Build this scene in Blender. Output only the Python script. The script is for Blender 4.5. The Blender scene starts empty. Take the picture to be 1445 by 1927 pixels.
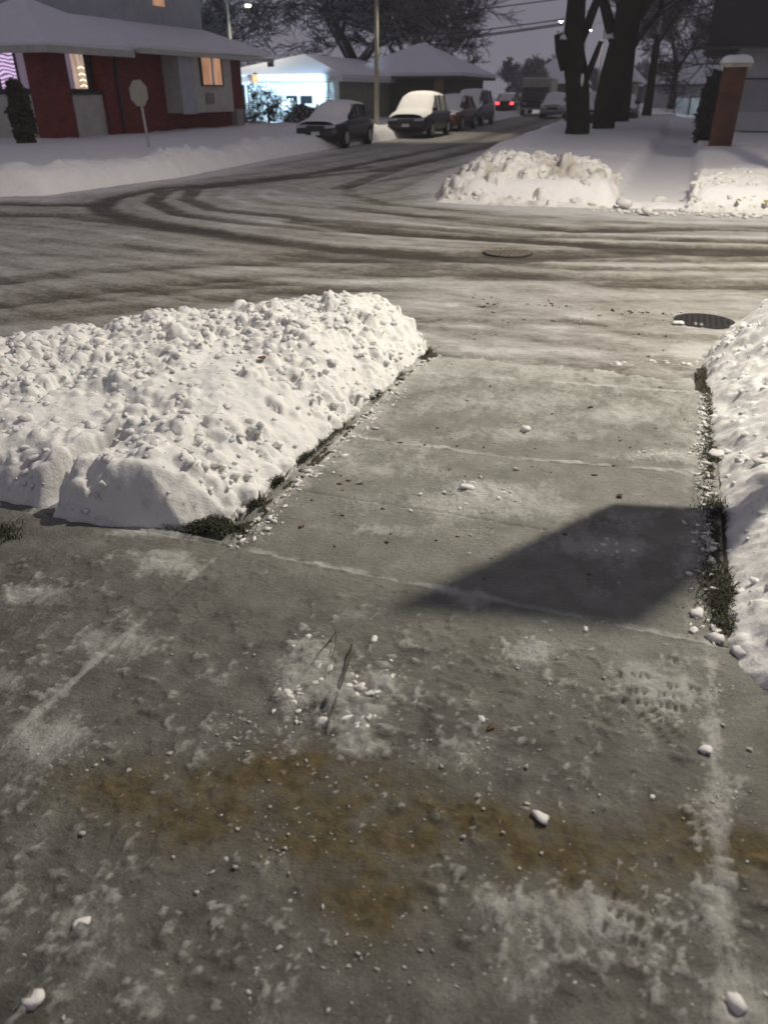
import bpy, bmesh, math, random
import numpy as np
from mathutils import Vector, Matrix
R = math.radians
random.seed(7)
SC = bpy.context.scene
COL = SC.collection

# ------------------------------------------------------------------ camera
CH, HY, F = 1.55, 175.0, 1392.0
TILT = math.atan((963.5-HY)/F)
YAW = math.atan(588/math.hypot(963.5-HY, F))
cam = bpy.data.cameras.new('camera'); camo = bpy.data.objects.new('camera', cam); COL.objects.link(camo)
cam.sensor_fit = 'VERTICAL'; cam.sensor_height = 36; cam.lens = F/1927*36
cam.clip_start = .05; cam.clip_end = 3000
camo.location = (0, 0, CH); camo.rotation_euler = (R(90)-TILT, 0, YAW)
cam.dof.use_dof = True; cam.dof.focus_distance = 3.4; cam.dof.aperture_fstop = 2.8
SC.camera = camo

# ------------------------------------------------------------------ view, world (heavy overcast, last dusk light)
SC.render.engine = 'CYCLES'
SC.view_settings.view_transform = 'Standard'; SC.view_settings.look = 'None'
SC.view_settings.exposure = 0; SC.view_settings.gamma = 1
try: SC.cycles.use_light_tree = True
except Exception: pass
W = bpy.data.worlds.new('World'); SC.world = W; W.use_nodes = True
wn = W.node_tree.nodes; wl = W.node_tree.links
bg = wn['Background']
tc = wn.new('ShaderNodeTexCoord'); sep = wn.new('ShaderNodeSeparateXYZ'); wl.new(tc.outputs['Generated'], sep.inputs[0])
nz = wn.new('ShaderNodeTexNoise'); nz.inputs['Scale'].default_value = 2.2; nz.inputs['Detail'].default_value = 4
mpw = wn.new('ShaderNodeMapping'); mpw.inputs['Scale'].default_value = (1, 1, 4); wl.new(tc.outputs['Generated'], mpw.inputs[0]); wl.new(mpw.outputs[0], nz.inputs['Vector'])
ad = wn.new('ShaderNodeMath'); ad.operation = 'MULTIPLY_ADD'; ad.inputs[1].default_value = .25
wl.new(nz.outputs[0], ad.inputs[0]); wl.new(sep.outputs['Z'], ad.inputs[2])
rp = wn.new('ShaderNodeValToRGB'); wl.new(ad.outputs[0], rp.inputs[0])
rp.color_ramp.elements[0].position = .05; rp.color_ramp.elements[0].color = (.150, .143, .172, 1)
rp.color_ramp.elements[1].position = .75; rp.color_ramp.elements[1].color = (.118, .112, .140, 1)
wl.new(rp.outputs[0], bg.inputs['Color']); bg.inputs['Strength'].default_value = 1.42

# ------------------------------------------------------------------ pixel helpers (pixels of the photo -> real points on real planes)
ct, st, cy, sy = math.cos(TILT), math.sin(TILT), math.cos(YAW), math.sin(YAW)
def ray(px, py):
    x, y, z = px-722.5, 963.5-py, F
    f = z*ct+y*st; u = y*ct-z*st
    return x*cy-f*sy, x*sy+f*cy, u
def G(px, py, z=0):
    r = ray(px, py); t = (CH-z)/-r[2]; return r[0]*t, r[1]*t
def PY(px, py, Y):
    r = ray(px, py); t = Y/r[1]; return r[0]*t, CH+r[2]*t
def PXX(px, py, X):
    r = ray(px, py); t = X/r[0]; return r[1]*t, CH+r[2]*t

# ------------------------------------------------------------------ numpy noise
def _h(ix, iy, s):
    n = (ix.astype(np.int64)*374761393+iy.astype(np.int64)*668265263+s*974711) & 0x7fffffff
    n = ((n ^ (n >> 13))*1274126177) & 0x7fffffff
    n = (n ^ (n >> 16)) & 0xffff
    return n/65535.0
def vn(x, y, s=0):
    x = np.asarray(x, float); y = np.asarray(y, float)
    ix, iy = np.floor(x), np.floor(y); fx, fy = x-ix, y-iy
    fx = fx*fx*(3-2*fx); fy = fy*fy*(3-2*fy)
    a, b, c, d = _h(ix, iy, s), _h(ix+1, iy, s), _h(ix, iy+1, s), _h(ix+1, iy+1, s)
    return (a*(1-fx)+b*fx)*(1-fy)+(c*(1-fx)+d*fx)*fy
def fbm(x, y, s=0, o=4):
    t = 0; a = .5; n = 0
    for k in range(o):
        t = t+a*vn(x*2**k+13.7*k, y*2**k+7.1*k, s+k*17); n += a; a *= .5
    return t/n
def ss(a, b, x):
    t = np.clip((x-a)/(b-a), 0, 1); return t*t*(3-2*t)
def segdist(x, y, P, closed=False, along=False):
    P = np.asarray(P, float); n = len(P); best = np.full(np.shape(x), 1e9)
    for i in range(n if closed else n-1):
        a, b = P[i], P[(i+1) % n]; d = b-a; L = max(d@d, 1e-9)
        t = np.clip(((x-a[0])*d[0]+(y-a[1])*d[1])/L, 0, 1)
        best = np.minimum(best, np.hypot(x-a[0]-t*d[0], y-a[1]-t*d[1]))
    return best
def inside(x, y, P):
    r = np.zeros(np.shape(x), bool); n = len(P)
    for i in range(n):
        (x1, y1), (x2, y2) = P[i], P[(i+1) % n]
        if y1 == y2: continue
        c = ((y1 > y) != (y2 > y)) & (x < (x2-x1)*(y-y1)/(y2-y1)+x1)
        r ^= c
    return r

# ------------------------------------------------------------------ mesh helpers
def tag(o, label=None, cat=None, group=None, kind=None):
    if label: o['label'] = label
    if cat: o['category'] = cat
    if group: o['group'] = group
    if kind: o['kind'] = kind
    return o
def empty(name, loc=(0, 0, 0), rz=0, **k):
    o = bpy.data.objects.new(name, None); COL.objects.link(o); o.location = loc; o.rotation_euler = (0, 0, rz)
    o.empty_display_size = .2
    return tag(o, **k)
def copy_tree(o, parent=None):
    c = o.copy(); COL.objects.link(c)
    if parent is not None: c.parent = parent
    for ch in o.children: copy_tree(ch, c)
    return c
class MB:
    def __init__(s): s.v = []; s.f = []
    def add(s, vs, fs):
        b = len(s.v); s.v += [tuple(p) for p in vs]; s.f += [tuple(b+i for i in f) for f in fs]; return s
    def box(s, x0, x1, y0, y1, z0, z1):
        vs = [(x, y, z) for x in (x0, x1) for y in (y0, y1) for z in (z0, z1)]
        return s.add(vs, [(0, 1, 3, 2), (4, 6, 7, 5), (0, 4, 5, 1), (2, 3, 7, 6), (0, 2, 6, 4), (1, 5, 7, 3)])
    def tube(s, pts, rs, n=8, cap=True):
        pts = [Vector(p) for p in pts]; rings = []
        if not hasattr(rs, '__len__'): rs = [rs]*len(pts)
        up = None
        for i, p in enumerate(pts):
            d = (pts[min(i+1, len(pts)-1)]-pts[max(i-1, 0)]).normalized()
            if up is None: up = Vector((0, 0, 1)) if abs(d.z) < .9 else Vector((1, 0, 0))
            a = d.cross(up)
            if a.length < 1e-6: a = d.cross(Vector((0, 1, .3)))
            a.normalize(); b = d.cross(a); up = a.cross(d)
            rings.append([p+a*math.cos(2*math.pi*k/n)*rs[i]+b*math.sin(2*math.pi*k/n)*rs[i] for k in range(n)])
        vs = [q for r in rings for q in r]; fs = []
        for i in range(len(pts)-1):
            for k in range(n):
                fs.append((i*n+k, i*n+(k+1) % n, (i+1)*n+(k+1) % n, (i+1)*n+k))
        if cap: fs += [tuple(range(n))[::-1], tuple((len(pts)-1)*n+k for k in range(n))]
        return s.add(vs, fs)
    def poly(s, pts): return s.add(pts, [tuple(range(len(pts)))])
    def slab(s, pts, t):
        """flat polygon given thickness t downwards"""
        n = len(pts); vs = list(pts)+[(p[0], p[1], p[2]-t) for p in pts]
        return s.add(vs, [tuple(range(n)), tuple(range(2*n-1, n-1, -1))]+[(i, n+i, n+(i+1) % n, (i+1) % n) for i in range(n)])
    def build(s, name, mat, parent=None, smooth=False):
        me = bpy.data.meshes.new(name); me.from_pydata(s.v, [], s.f); me.materials.append(mat)
        if smooth: me.polygons.foreach_set('use_smooth', [True]*len(me.polygons))
        o = bpy.data.objects.new(name, me); COL.objects.link(o)
        if parent is not None: o.parent = parent
        return o
def npmesh(name, V, Fq, mats, smooth=True, attrs=None, parent=None, matidx=None):
    """V (n,3), Fq (m,k) numpy faces"""
    me = bpy.data.meshes.new(name); k = Fq.shape[1]
    me.vertices.add(len(V)); me.vertices.foreach_set('co', np.ascontiguousarray(V, np.float32).ravel())
    me.loops.add(Fq.size); me.loops.foreach_set('vertex_index', np.ascontiguousarray(Fq, np.int32).ravel())
    me.polygons.add(len(Fq)); me.polygons.foreach_set('loop_start', np.arange(0, Fq.size, k, dtype=np.int32))
    me.polygons.foreach_set('loop_total', np.full(len(Fq), k, np.int32))
    if smooth: me.polygons.foreach_set('use_smooth', np.ones(len(Fq), bool))
    for m in (mats if isinstance(mats, list) else [mats]): me.materials.append(m)
    if matidx is not None: me.polygons.foreach_set('material_index', matidx.astype(np.int32))
    me.update(calc_edges=True)
    for an, arr in (attrs or {}).items():
        a = me.attributes.new(an, 'FLOAT', 'POINT'); a.data.foreach_set('value', np.ascontiguousarray(arr, np.float32).ravel())
    me.validate()
    o = bpy.data.objects.new(name, me); COL.objects.link(o)
    if parent is not None: o.parent = parent
    return o
def gridfaces(nx, ny, keep=None):
    i = np.arange(nx*ny).reshape(ny, nx)
    q = np.stack([i[:-1, :-1], i[:-1, 1:], i[1:, 1:], i[1:, :-1]], -1)
    if keep is not None: q = q[keep[:-1, :-1] & keep[:-1, 1:] & keep[1:, 1:] & keep[1:, :-1]]
    return q.reshape(-1, 4)
def compact(V, Fq, attrs=None):
    u, inv = np.unique(Fq, return_inverse=True)
    return V[u], inv.reshape(Fq.shape), {k: a.ravel()[u] for k, a in (attrs or {}).items()}

# ------------------------------------------------------------------ materials
def newmat(name):
    m = bpy.data.materials.new(name); m.use_nodes = True
    return m, m.node_tree.nodes, m.node_tree.links, m.node_tree.nodes['Principled BSDF']
def noise(n, l, scale, detail=4, rough=.55, sc=None, coord='Object'):
    t = n.new('ShaderNodeTexCoord'); x = n.new('ShaderNodeTexNoise')
    x.inputs['Scale'].default_value = scale; x.inputs['Detail'].default_value = detail; x.inputs['Roughness'].default_value = rough
    if sc:
        mp = n.new('ShaderNodeMapping'); mp.inputs['Scale'].default_value = sc
        l.new(t.outputs[coord], mp.inputs[0]); l.new(mp.outputs[0], x.inputs['Vector'])
    else: l.new(t.outputs[coord], x.inputs['Vector'])
    return x.outputs[0]
def ramp(n, l, fac, stops):
    r = n.new('ShaderNodeValToRGB'); e = r.color_ramp.elements
    while len(e) < len(stops): e.new(.5)
    for i, (p, c) in enumerate(stops):
        e[i].position = p; e[i].color = (c, c, c, 1) if not hasattr(c, '__len__') else (*c, 1)
    l.new(fac, r.inputs[0]); return r.outputs[0]
def mix(n, l, fac, a, b):
    m = n.new('ShaderNodeMix'); m.data_type = 'RGBA'
    for s, v in ((m.inputs[0], fac), (m.inputs[6], a), (m.inputs[7], b)):
        if isinstance(v, (int, float)): s.default_value = v
        elif isinstance(v, tuple): s.default_value = (*v, 1)
        else: l.new(v, s)
    return m.outputs[2]
def mth(n, l, op, a, b=0., c=0.):
    m = n.new('ShaderNodeMath'); m.operation = op
    for s, v in zip(m.inputs, (a, b, c)):
        if isinstance(v, (int, float)): s.default_value = v
        else: l.new(v, s)
    return m.outputs[0]
def bump(n, l, h, strength, dist, bsdf, prev=None):
    b = n.new('ShaderNodeBump'); b.inputs['Strength'].default_value = strength; b.inputs['Distance'].default_value = dist
    l.new(h, b.inputs['Height'])
    if prev is not None: l.new(prev, b.inputs['Normal'])
    l.new(b.outputs[0], bsdf.inputs['Normal']); return b.outputs[0]
def attr(n, name):
    a = n.new('ShaderNodeAttribute'); a.attribute_name = name; return a.outputs['Fac']
def simple(name, col, rough=.7, var=.25, scale=6, metal=0, bmp=0, sc=None):
    m, n, l, b = newmat(name)
    c2 = tuple(min(1, c*(1+var)) for c in col); c1 = tuple(c*(1-var) for c in col)
    l.new(ramp(n, l, noise(n, l, scale, 5, .6, sc), [(.3, c1), (.7, c2)]), b.inputs['Base Color'])
    b.inputs['Roughness'].default_value = rough; b.inputs['Metallic'].default_value = metal
    if bmp: bump(n, l, noise(n, l, scale*4, 4), .5, bmp, b)
    return m
def emis(name, col, strength, base=(.02, .02, .02)):
    m, n, l, b = newmat(name)
    b.inputs['Base Color'].default_value = (*base, 1); b.inputs['Emission Color'].default_value = (*col, 1)
    b.inputs['Emission Strength'].default_value = strength; return m

def snow_mat(name, col=(.85, .84, .81), dirt=.0, bscale=60, bdist=.006, dirtcol=(.30, .25, .19), use_attr=False, sss=0):
    m, n, l, b = newmat(name)
    base = ramp(n, l, noise(n, l, 5, 4), [(.3, tuple(c*.93 for c in col)), (.7, col)])
    if dirt:
        d = ramp(n, l, noise(n, l, 16, 5, .65), [(.56, 0.), (.72, dirt)])
        base = mix(n, l, d, base, dirtcol)
    if use_attr: base = mix(n, l, attr(n, 'dirt'), base, dirtcol)
    # tiny grit
    g = ramp(n, l, noise(n, l, 120, 2, .5), [(.735, 0.), (.76, .65)])
    base = mix(n, l, g, base, (.16, .13, .10))
    l.new(base, b.inputs['Base Color']); b.inputs['Roughness'].default_value = .62
    b.inputs['Specular IOR Level'].default_value = .25
    if sss: b.inputs['Subsurface Weight'].default_value = sss; b.inputs['Subsurface Radius'].default_value = (1, .9, .8); b.inputs['Subsurface Scale'].default_value = .018
    p = bump(n, l, noise(n, l, bscale, 5, .65), .6, bdist, b)
    bump(n, l, noise(n, l, bscale*5, 3, .6), .5, bdist*.25, b, p)
    return m
M_snow = snow_mat('snow')
M_bank = snow_mat('snow_bank', col=(.77, .765, .735), sss=.6, dirt=.42, bscale=45, bdist=.010)
M_pile = snow_mat('snow_pile', col=(.76, .74, .71), dirt=.5, bscale=22, bdist=.02, use_attr=True)
M_lawn = snow_mat('snow_lawn', col=(.82, .80, .79), bscale=4, bdist=.05)
M_roofsnow = snow_mat('roof_snow', col=(.80, .80, .83), bscale=3, bdist=.03)
M_chunk = snow_mat('snow_chunk', col=(.76, .74, .71), dirt=.2, bscale=70, bdist=.004)

# concrete walk: bare damp concrete, thin frost from attribute 'frost', brown salt/sand stain from attribute 'stain'
def walk_mat():
    m, n, l, b = newmat('frosted_concrete')
    conc = ramp(n, l, noise(n, l, 7, 6, .6), [(.3, (.212, .211, .179)), (.5, (.274, .272, .236)), (.7, (.338, .333, .294))])
    sand = ramp(n, l, noise(n, l, 260, 2, .6), [(.35, .60), (.65, 1.2)])
    mm = n.new('ShaderNodeMix'); mm.data_type = 'RGBA'; mm.blend_type = 'MULTIPLY'; mm.inputs[0].default_value = .8
    l.new(conc, mm.inputs[6]); l.new(sand, mm.inputs[7]); conc = mm.outputs[2]
    wet = attr(n, 'wet'); wn_ = ramp(n, l, noise(n, l, 9, 5, .6), [(.30, .25), (.7, 1.)])
    wf = mth(n, l, 'MULTIPLY', wet, wn_)
    col = mix(n, l, wf, conc, (.072, .069, .058))
    stn = ramp(n, l, noise(n, l, 8, 5, .7), [(.35, .25), (.56, 1.)])
    sf = mth(n, l, 'MULTIPLY', attr(n, 'stain'), stn)
    sc_ = ramp(n, l, noise(n, l, 22, 4, .6), [(.30, (.050, .037, .014)), (.70, (.165, .122, .048))])
    col = mix(n, l, sf, col, sc_)
    fr = attr(n, 'frost')
    n1 = noise(n, l, 9, 9, .74, (1, .6, 1)); n2 = noise(n, l, 70, 5, .75, (1, .7, 1))
    e = mth(n, l, 'ADD', mth(n, l, 'MULTIPLY', n1, .68), mth(n, l, 'MULTIPLY', n2, .32))
    # threshold moves with frost amount
    th_ = mth(n, l, 'ADD', mth(n, l, 'ADD', e, fr), -1.0)
    ff = ramp(n, l, th_, [(.0, 0.), (.05, .16), (.12, .40), (.30, .74), (.5, .95)])
    col = mix(n, l, ff, col, (.63, .625, .58))
    # grit
    g = ramp(n, l, noise(n, l, 75, 2, .5), [(.70, 0.), (.73, .7)])
    col = mix(n, l, g, col, (.07, .055, .04))
    l.new(col, b.inputs['Base Color'])
    rr = mix(n, l, wf, (.75, .75, .75), (.42, .42, .42)); l.new(rr, b.inputs['Roughness'])
    b.inputs['Specular IOR Level'].default_value = .35
    p = bump(n, l, noise(n, l, 210, 3, .6), .55, .003, b)
    p = bump(n, l, ff, .6, .005, b, p)
    bump(n, l, noise(n, l, 34, 6, .8), .9, .016, b, p)
    return m
M_crumb = snow_mat('slush_crumb', col=(.50, .48, .44), dirt=.3, bscale=70, bdist=.002)
M_walk = walk_mat()
def road_mat():
    m, n, l, b = newmat('slushy_road')
    s = attr(n, 'slush')
    n1 = noise(n, l, 2.0, 9, .75, (.8, 1.3, 1)); n2 = noise(n, l, 14, 6, .8, (.8, 1.3, 1))
    n3 = noise(n, l, 38, 5, .75, (.7, 1.4, 1))
    e = mth(n, l, 'ADD', mth(n, l, 'MULTIPLY', n1, .42), mth(n, l, 'ADD', mth(n, l, 'MULTIPLY', n2, .36), mth(n, l, 'MULTIPLY', n3, .22)))
    t = mth(n, l, 'ADD', mth(n, l, 'MULTIPLY', mth(n, l, 'SUBTRACT', e, .5), 2.6), s)
    col = ramp(n, l, t, [(.0, (.055, .047, .037)), (.28, (.135, .122, .098)), (.55, (.30, .285, .25)), (.85, (.46, .448, .425)), (1., (.60, .59, .565))])
    l.new(col, b.inputs['Base Color']); b.inputs['Roughness'].default_value = .6; b.inputs['Specular IOR Level'].default_value = .3
    p = bump(n, l, t, .8, .03, b); bump(n, l, noise(n, l, 50, 4, .7), .5, .01, b, p)
    return m
M_road = road_mat()
M_grass = simple('winter_grass', (.034, .036, .016), .8, .5, 30)
M_soil = simple('dark_soil', (.045, .038, .024), .95, .5, 40, bmp=.01)
M_iron = simple('cast_iron', (.016, .015, .014), .6, .3, 40, bmp=.004)
M_bark = simple('bark', (.030, .026, .020), .9, .4, 9, bmp=.03, sc=(1, 1, .25))
M_pole = simple('weathered_pole', (.30, .28, .22), .8, .2, 5)
M_metal = simple('galvanised_steel', (.42, .41, .39), .5, .15, 5, metal=.4)
M_dark = simple('dark_metal', (.03, .03, .032), .5, .2, 5)
M_white = simple('white_paint', (.68, .67, .64), .6, .08, 3)
M_cream = simple('cream_panel', (.46, .45, .40), .7, .15, 3)
M_greywall = simple('grey_wall', (.38, .39, .41), .8, .12, 2)
M_darkwall = simple('dark_brown_wall', (.075, .062, .052), .8, .25, 2)
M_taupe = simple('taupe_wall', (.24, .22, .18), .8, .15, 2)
M_glass = simple('dark_glass', (.02, .022, .026), .12, .1, 3)
M_tyre = simple('tyre_rubber', (.018, .018, .018), .9, .2, 20)
M_chrome = simple('silver_trim', (.5, .5, .5), .25, .05, 5, metal=.9)
M_plate = simple('number_plate', (.55, .55, .53), .5, .05, 5)
M_leaf = simple('fallen_leaf', (.10, .055, .022), .8, .4, 50)
M_twig = simple('dry_twig', (.055, .045, .028), .9, .3, 60)
def brick(name, c1, c2, mortar, scale=6, plane='xz'):
    m, n, l, b = newmat(name)
    t = n.new('ShaderNodeTexCoord'); sp = n.new('ShaderNodeSeparateXYZ'); cb = n.new('ShaderNodeCombineXYZ')
    l.new(t.outputs['Object'], sp.inputs[0])
    l.new(mth(n, l, 'ADD', sp.outputs['X'], sp.outputs['Y']), cb.inputs[0]); l.new(sp.outputs['Z'], cb.inputs[1])
    br = n.new('ShaderNodeTexBrick'); br.inputs['Scale'].default_value = scale
    br.inputs['Color1'].default_value = (*c1, 1); br.inputs['Color2'].default_value = (*c2, 1); br.inputs['Mortar'].default_value = (*mortar, 1)
    br.inputs['Mortar Size'].default_value = .015
    br.inputs['Brick Width'].default_value = 1.3; br.inputs['Row Height'].default_value = .45
    l.new(cb.outputs[0], br.inputs['Vector'])
    x = ramp(n, l, noise(n, l, 3, 5), [(.3, .75), (.7, 1.15)])
    mm = n.new('ShaderNodeMix'); mm.data_type = 'RGBA'; mm.blend_type = 'MULTIPLY'; mm.inputs[0].default_value = 1
    l.new(br.outputs[0], mm.inputs[6]); l.new(x, mm.inputs[7]); l.new(mm.outputs[2], b.inputs['Base Color'])
    b.inputs['Roughness'].default_value = .85; bump(n, l, br.outputs['Fac'], -.4, .01, b)
    return m
M_redbrick = brick('painted_red_brick', (.20, .034, .028), (.15, .028, .024), (.10, .03, .026))
M_pierbrick = brick('orange_red_brick', (.125, .040, .020), (.085, .028, .015), (.12, .085, .065))
def snowtop_mat(name, col, thr=.45, scale=4, amt=.9, snow=(.62, .61, .64)):
    """snow lying on whatever faces up"""
    m, n, l, b = newmat(name)
    g = n.new('ShaderNodeNewGeometry'); sp = n.new('ShaderNodeSeparateXYZ'); l.new(g.outputs['True Normal'], sp.inputs[0])
    k = mth(n, l, 'ADD', sp.outputs['Z'], mth(n, l, 'MULTIPLY', noise(n, l, scale, 3), .6))
    f = ramp(n, l, k, [(thr, 0.), (min(thr+.2, 1), amt)])
    l.new(mix(n, l, f, col, snow), b.inputs['Base Color']); b.inputs['Roughness'].default_value = .9; b.inputs['Specular IOR Level'].default_value = .1
    return m
M_barksnow = snowtop_mat('snowy_bark', (.024, .020, .016), .78, 3, .75)
M_twigsnow = snowtop_mat('snowy_twigs', (.036, .033, .033), .50, 2, .6, (.45, .45, .48))
M_farbark = snowtop_mat('hazed_snowy_twigs', (.15, .145, .15), .5, 2, .5, (.4, .4, .43))  # bark paled to put distance haze into the colour, snow on top
M_needle = snowtop_mat('snowy_needles', (.018, .035, .024), .75, 9, .95, (.75, .77, .8))

# ------------------------------------------------------------------ traced ground outlines
XL = ([-40, 10, 12.5, 15, 21, 30, 70, 200], [-10.6, -10.6, -10.35, -10.1, -10.7, -10.8, -13.0, -18.0])
XR = ([12.8, 17, 23, 47, 100, 200], [-3.5, -4.6, -5.4, -7.0, -8.6, -11.5])
NEARCURB = [(30, 12), (6, 7.4), (1.6, 5.9), (.3, 5.15), (-1.3, 4.95), (-1.7, 5.35), (-2.1, 5.25), (-3.0, 4.6), (-4.1, 3.6), (-4.9, 2.4), (-5.2, 0), (-5.2, -30)]
def on_far_snow(x, y):
    """signed: >0 metres inside the far snow-covered blocks, <0 on the road"""
    xl = np.interp(y, *XL); xr = np.interp(y, *XR)
    left = np.minimum(xl-x, y-np.interp(x, [-60, -12, -10.6], [9.6, 10.3, 11.2]))
    dr = np.minimum(x-xr, y-np.interp(x, [-5, -3.6, -1, 1.3, 30], [13.0, 12.75, 12.95, 13.15, 15.5]))
    return np.maximum(left, dr)

# ------------------------------------------------------------------ the ground sheet to the horizon
def big_ground():
    xs = np.concatenate([np.linspace(-200, -80, 5), np.linspace(-70, 60, 27), np.linspace(75, 200, 5)])
    ys = np.concatenate([np.linspace(-55, -20, 3), np.linspace(-10, 140, 31), np.linspace(160, 320, 6)])
    X, Y = np.meshgrid(xs, ys); Z = np.full(X.shape, -.35)
    Z = np.where(Y > 125, -.02, Z); Z = np.where(np.abs(X+8) > 60, np.where(Y > 20, .0, Z), Z)
    o = npmesh('ground', np.stack([X, Y, Z], -1).reshape(-1, 3), gridfaces(len(xs), len(ys)), M_lawn)
    tag(o, 'snow covered ground running to the horizon', 'ground', kind='structure')
big_ground()

def lawn():
    def part(xs, ys, name, label):
        X, Y = np.meshgrid(xs, ys); s = on_far_snow(X, Y)
        base = .05+.10*fbm(X*.5, Y*.5, 3)+.05*fbm(X*2, Y*2, 5)+np.where(X > -8, .12, 0)
        ridge = np.exp(-((s-.7)/.55)**2)*(.04+.26*fbm(X*.7, Y*.7, 9)+.20*fbm(X*3, Y*3, 4)+.11*ss(.5, .8, fbm(X*8, Y*8, 14)))
        ridge *= np.where(X < -8, .90, .25)*ss(100, 50, Y)
        lw = np.where(X < -8, .10*ss(.5, 4, s), 0)
        onwalk = (X > -.95) & (X < .18)
        wk = ss(.12, .0, np.maximum(-.95-X, X-.18)+.05*(fbm(Y*2, X*2, 4)-.5)); base = base*(1-wk)+(.015+.03*fbm(X*6, Y*6, 8))*wk; ridge = np.where(onwalk, 0, ridge)
        Z = -.28+ss(-.15, .35, s)*(base+ridge+lw+.28)
        o = npmesh(name, np.stack([X, Y, Z], -1).reshape(-1, 3), gridfaces(len(xs), len(ys)), M_lawn)
        tag(o, label, 'snow', kind='structure')
    part(np.arange(-45, -9.6, .11), np.arange(9, 52, .11), 'snow_field', 'snow covered yards and verge beside the brick house')
    part(np.arange(-8.6, 22, .11), np.arange(12.3, 52, .11), 'snow_field', 'smooth snow over the verge and pavement by the brick pier')
    part(np.arange(-60, 45, .5), np.arange(51, 140, .5), 'snow_field', 'distant snow covered yards')
lawn()

# ------------------------------------------------------------------ the road with tyre tracks
def trk(*p): return [G(*q) for q in p]
TRACKS = [  # (polyline in the plane of the road, half width, darkness)
 (trk((0, 398), (120, 400), (260, 415), (420, 440), (560, 458), (760, 470), (1000, 470), (1445, 468)), .30, .55),
 (trk((180, 378), (200, 395), (300, 415), (450, 437), (620, 458), (800, 468)), .22, .6),
 (trk((560, 330), (430, 340), (310, 355), (285, 375), (340, 398), (470, 415), (640, 428), (860, 440), (1100, 452), (1445, 462)), .17, .6),
 (trk((700, 310), (520, 330), (365, 352), (350, 370), (400, 388), (560, 405), (760, 420), (1000, 437), (1445, 448)), .16, .6),
 (trk((1040, 228), (900, 262), (760, 290), (600, 320), (440, 338), (300, 350), (210, 368), (190, 380), (100, 380), (0, 378)), .24, .75),
 (trk((1050, 232), (920, 270), (800, 300), (700, 318), (560, 330), (420, 345)), .28, .6),
 (trk((900, 300), (760, 330), (660, 345), (655, 360), (720, 378), (860, 392), (960, 402), (1200, 412)), .16, .45),
 (trk((990, 255), (880, 285), (780, 305), (700, 330), (640, 350)), .22, .5),
 (trk((1445, 425), (1250, 424), (1080, 428), (900, 412), (760, 398), (650, 385)), .20, .7),
 (trk((1445, 468), (1200, 462), (1000, 447), (850, 437), (700, 425), (560, 412)), .22, .7),
 (trk((1445, 500), (1250, 500), (1090, 498), (930, 485), (760, 470), (560, 470)), .14, .5),
 (trk((1445, 530), (1200, 522), (950, 512), (700, 510), (450, 520), (200, 545), (0, 570)), .22, .35),
 (trk((0, 560), (200, 540), (420, 520), (620, 508), (800, 505), (1100, 520), (1445, 535)), .35, .35),
 (trk((0, 592), (200, 575), (400, 555), (600, 538), (760, 530)), .18, .45),
 (trk((0, 520), (200, 500), (440, 488), (640, 478), (900, 478), (1445, 482)), .20, .45),
 (trk((0, 440), (200, 455), (400, 470), (600, 480), (800, 490), (1000, 510)), .18, .35),
 (trk((0, 470), (240, 478), (500, 492), (800, 500)), .10, .3),
]
LIGHT = [
 (trk((0, 575), (160, 552), (320, 532), (520, 518), (740, 520), (840, 514)), .10, .35),
 (trk((410, 398), (560, 418), (700, 440), (760, 452)), .10, .4),
 (trk((640, 395), (760, 412), (900, 428), (1010, 434)), .10, .3),
 (trk((770, 520), (900, 524), (1100, 530)), .08, .25),
 (trk((1445, 492), (1200, 492), (1050, 487)), .10, .3),
 (trk((1445, 440), (1260, 438), (1110, 442)), .12, .3),
 (trk((830, 345), (860, 375), (960, 392), (1150, 405), (1445, 412)), .35, .35),
 (trk((460, 352), (430, 365), (480, 380)), .2, .3),
]
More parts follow.
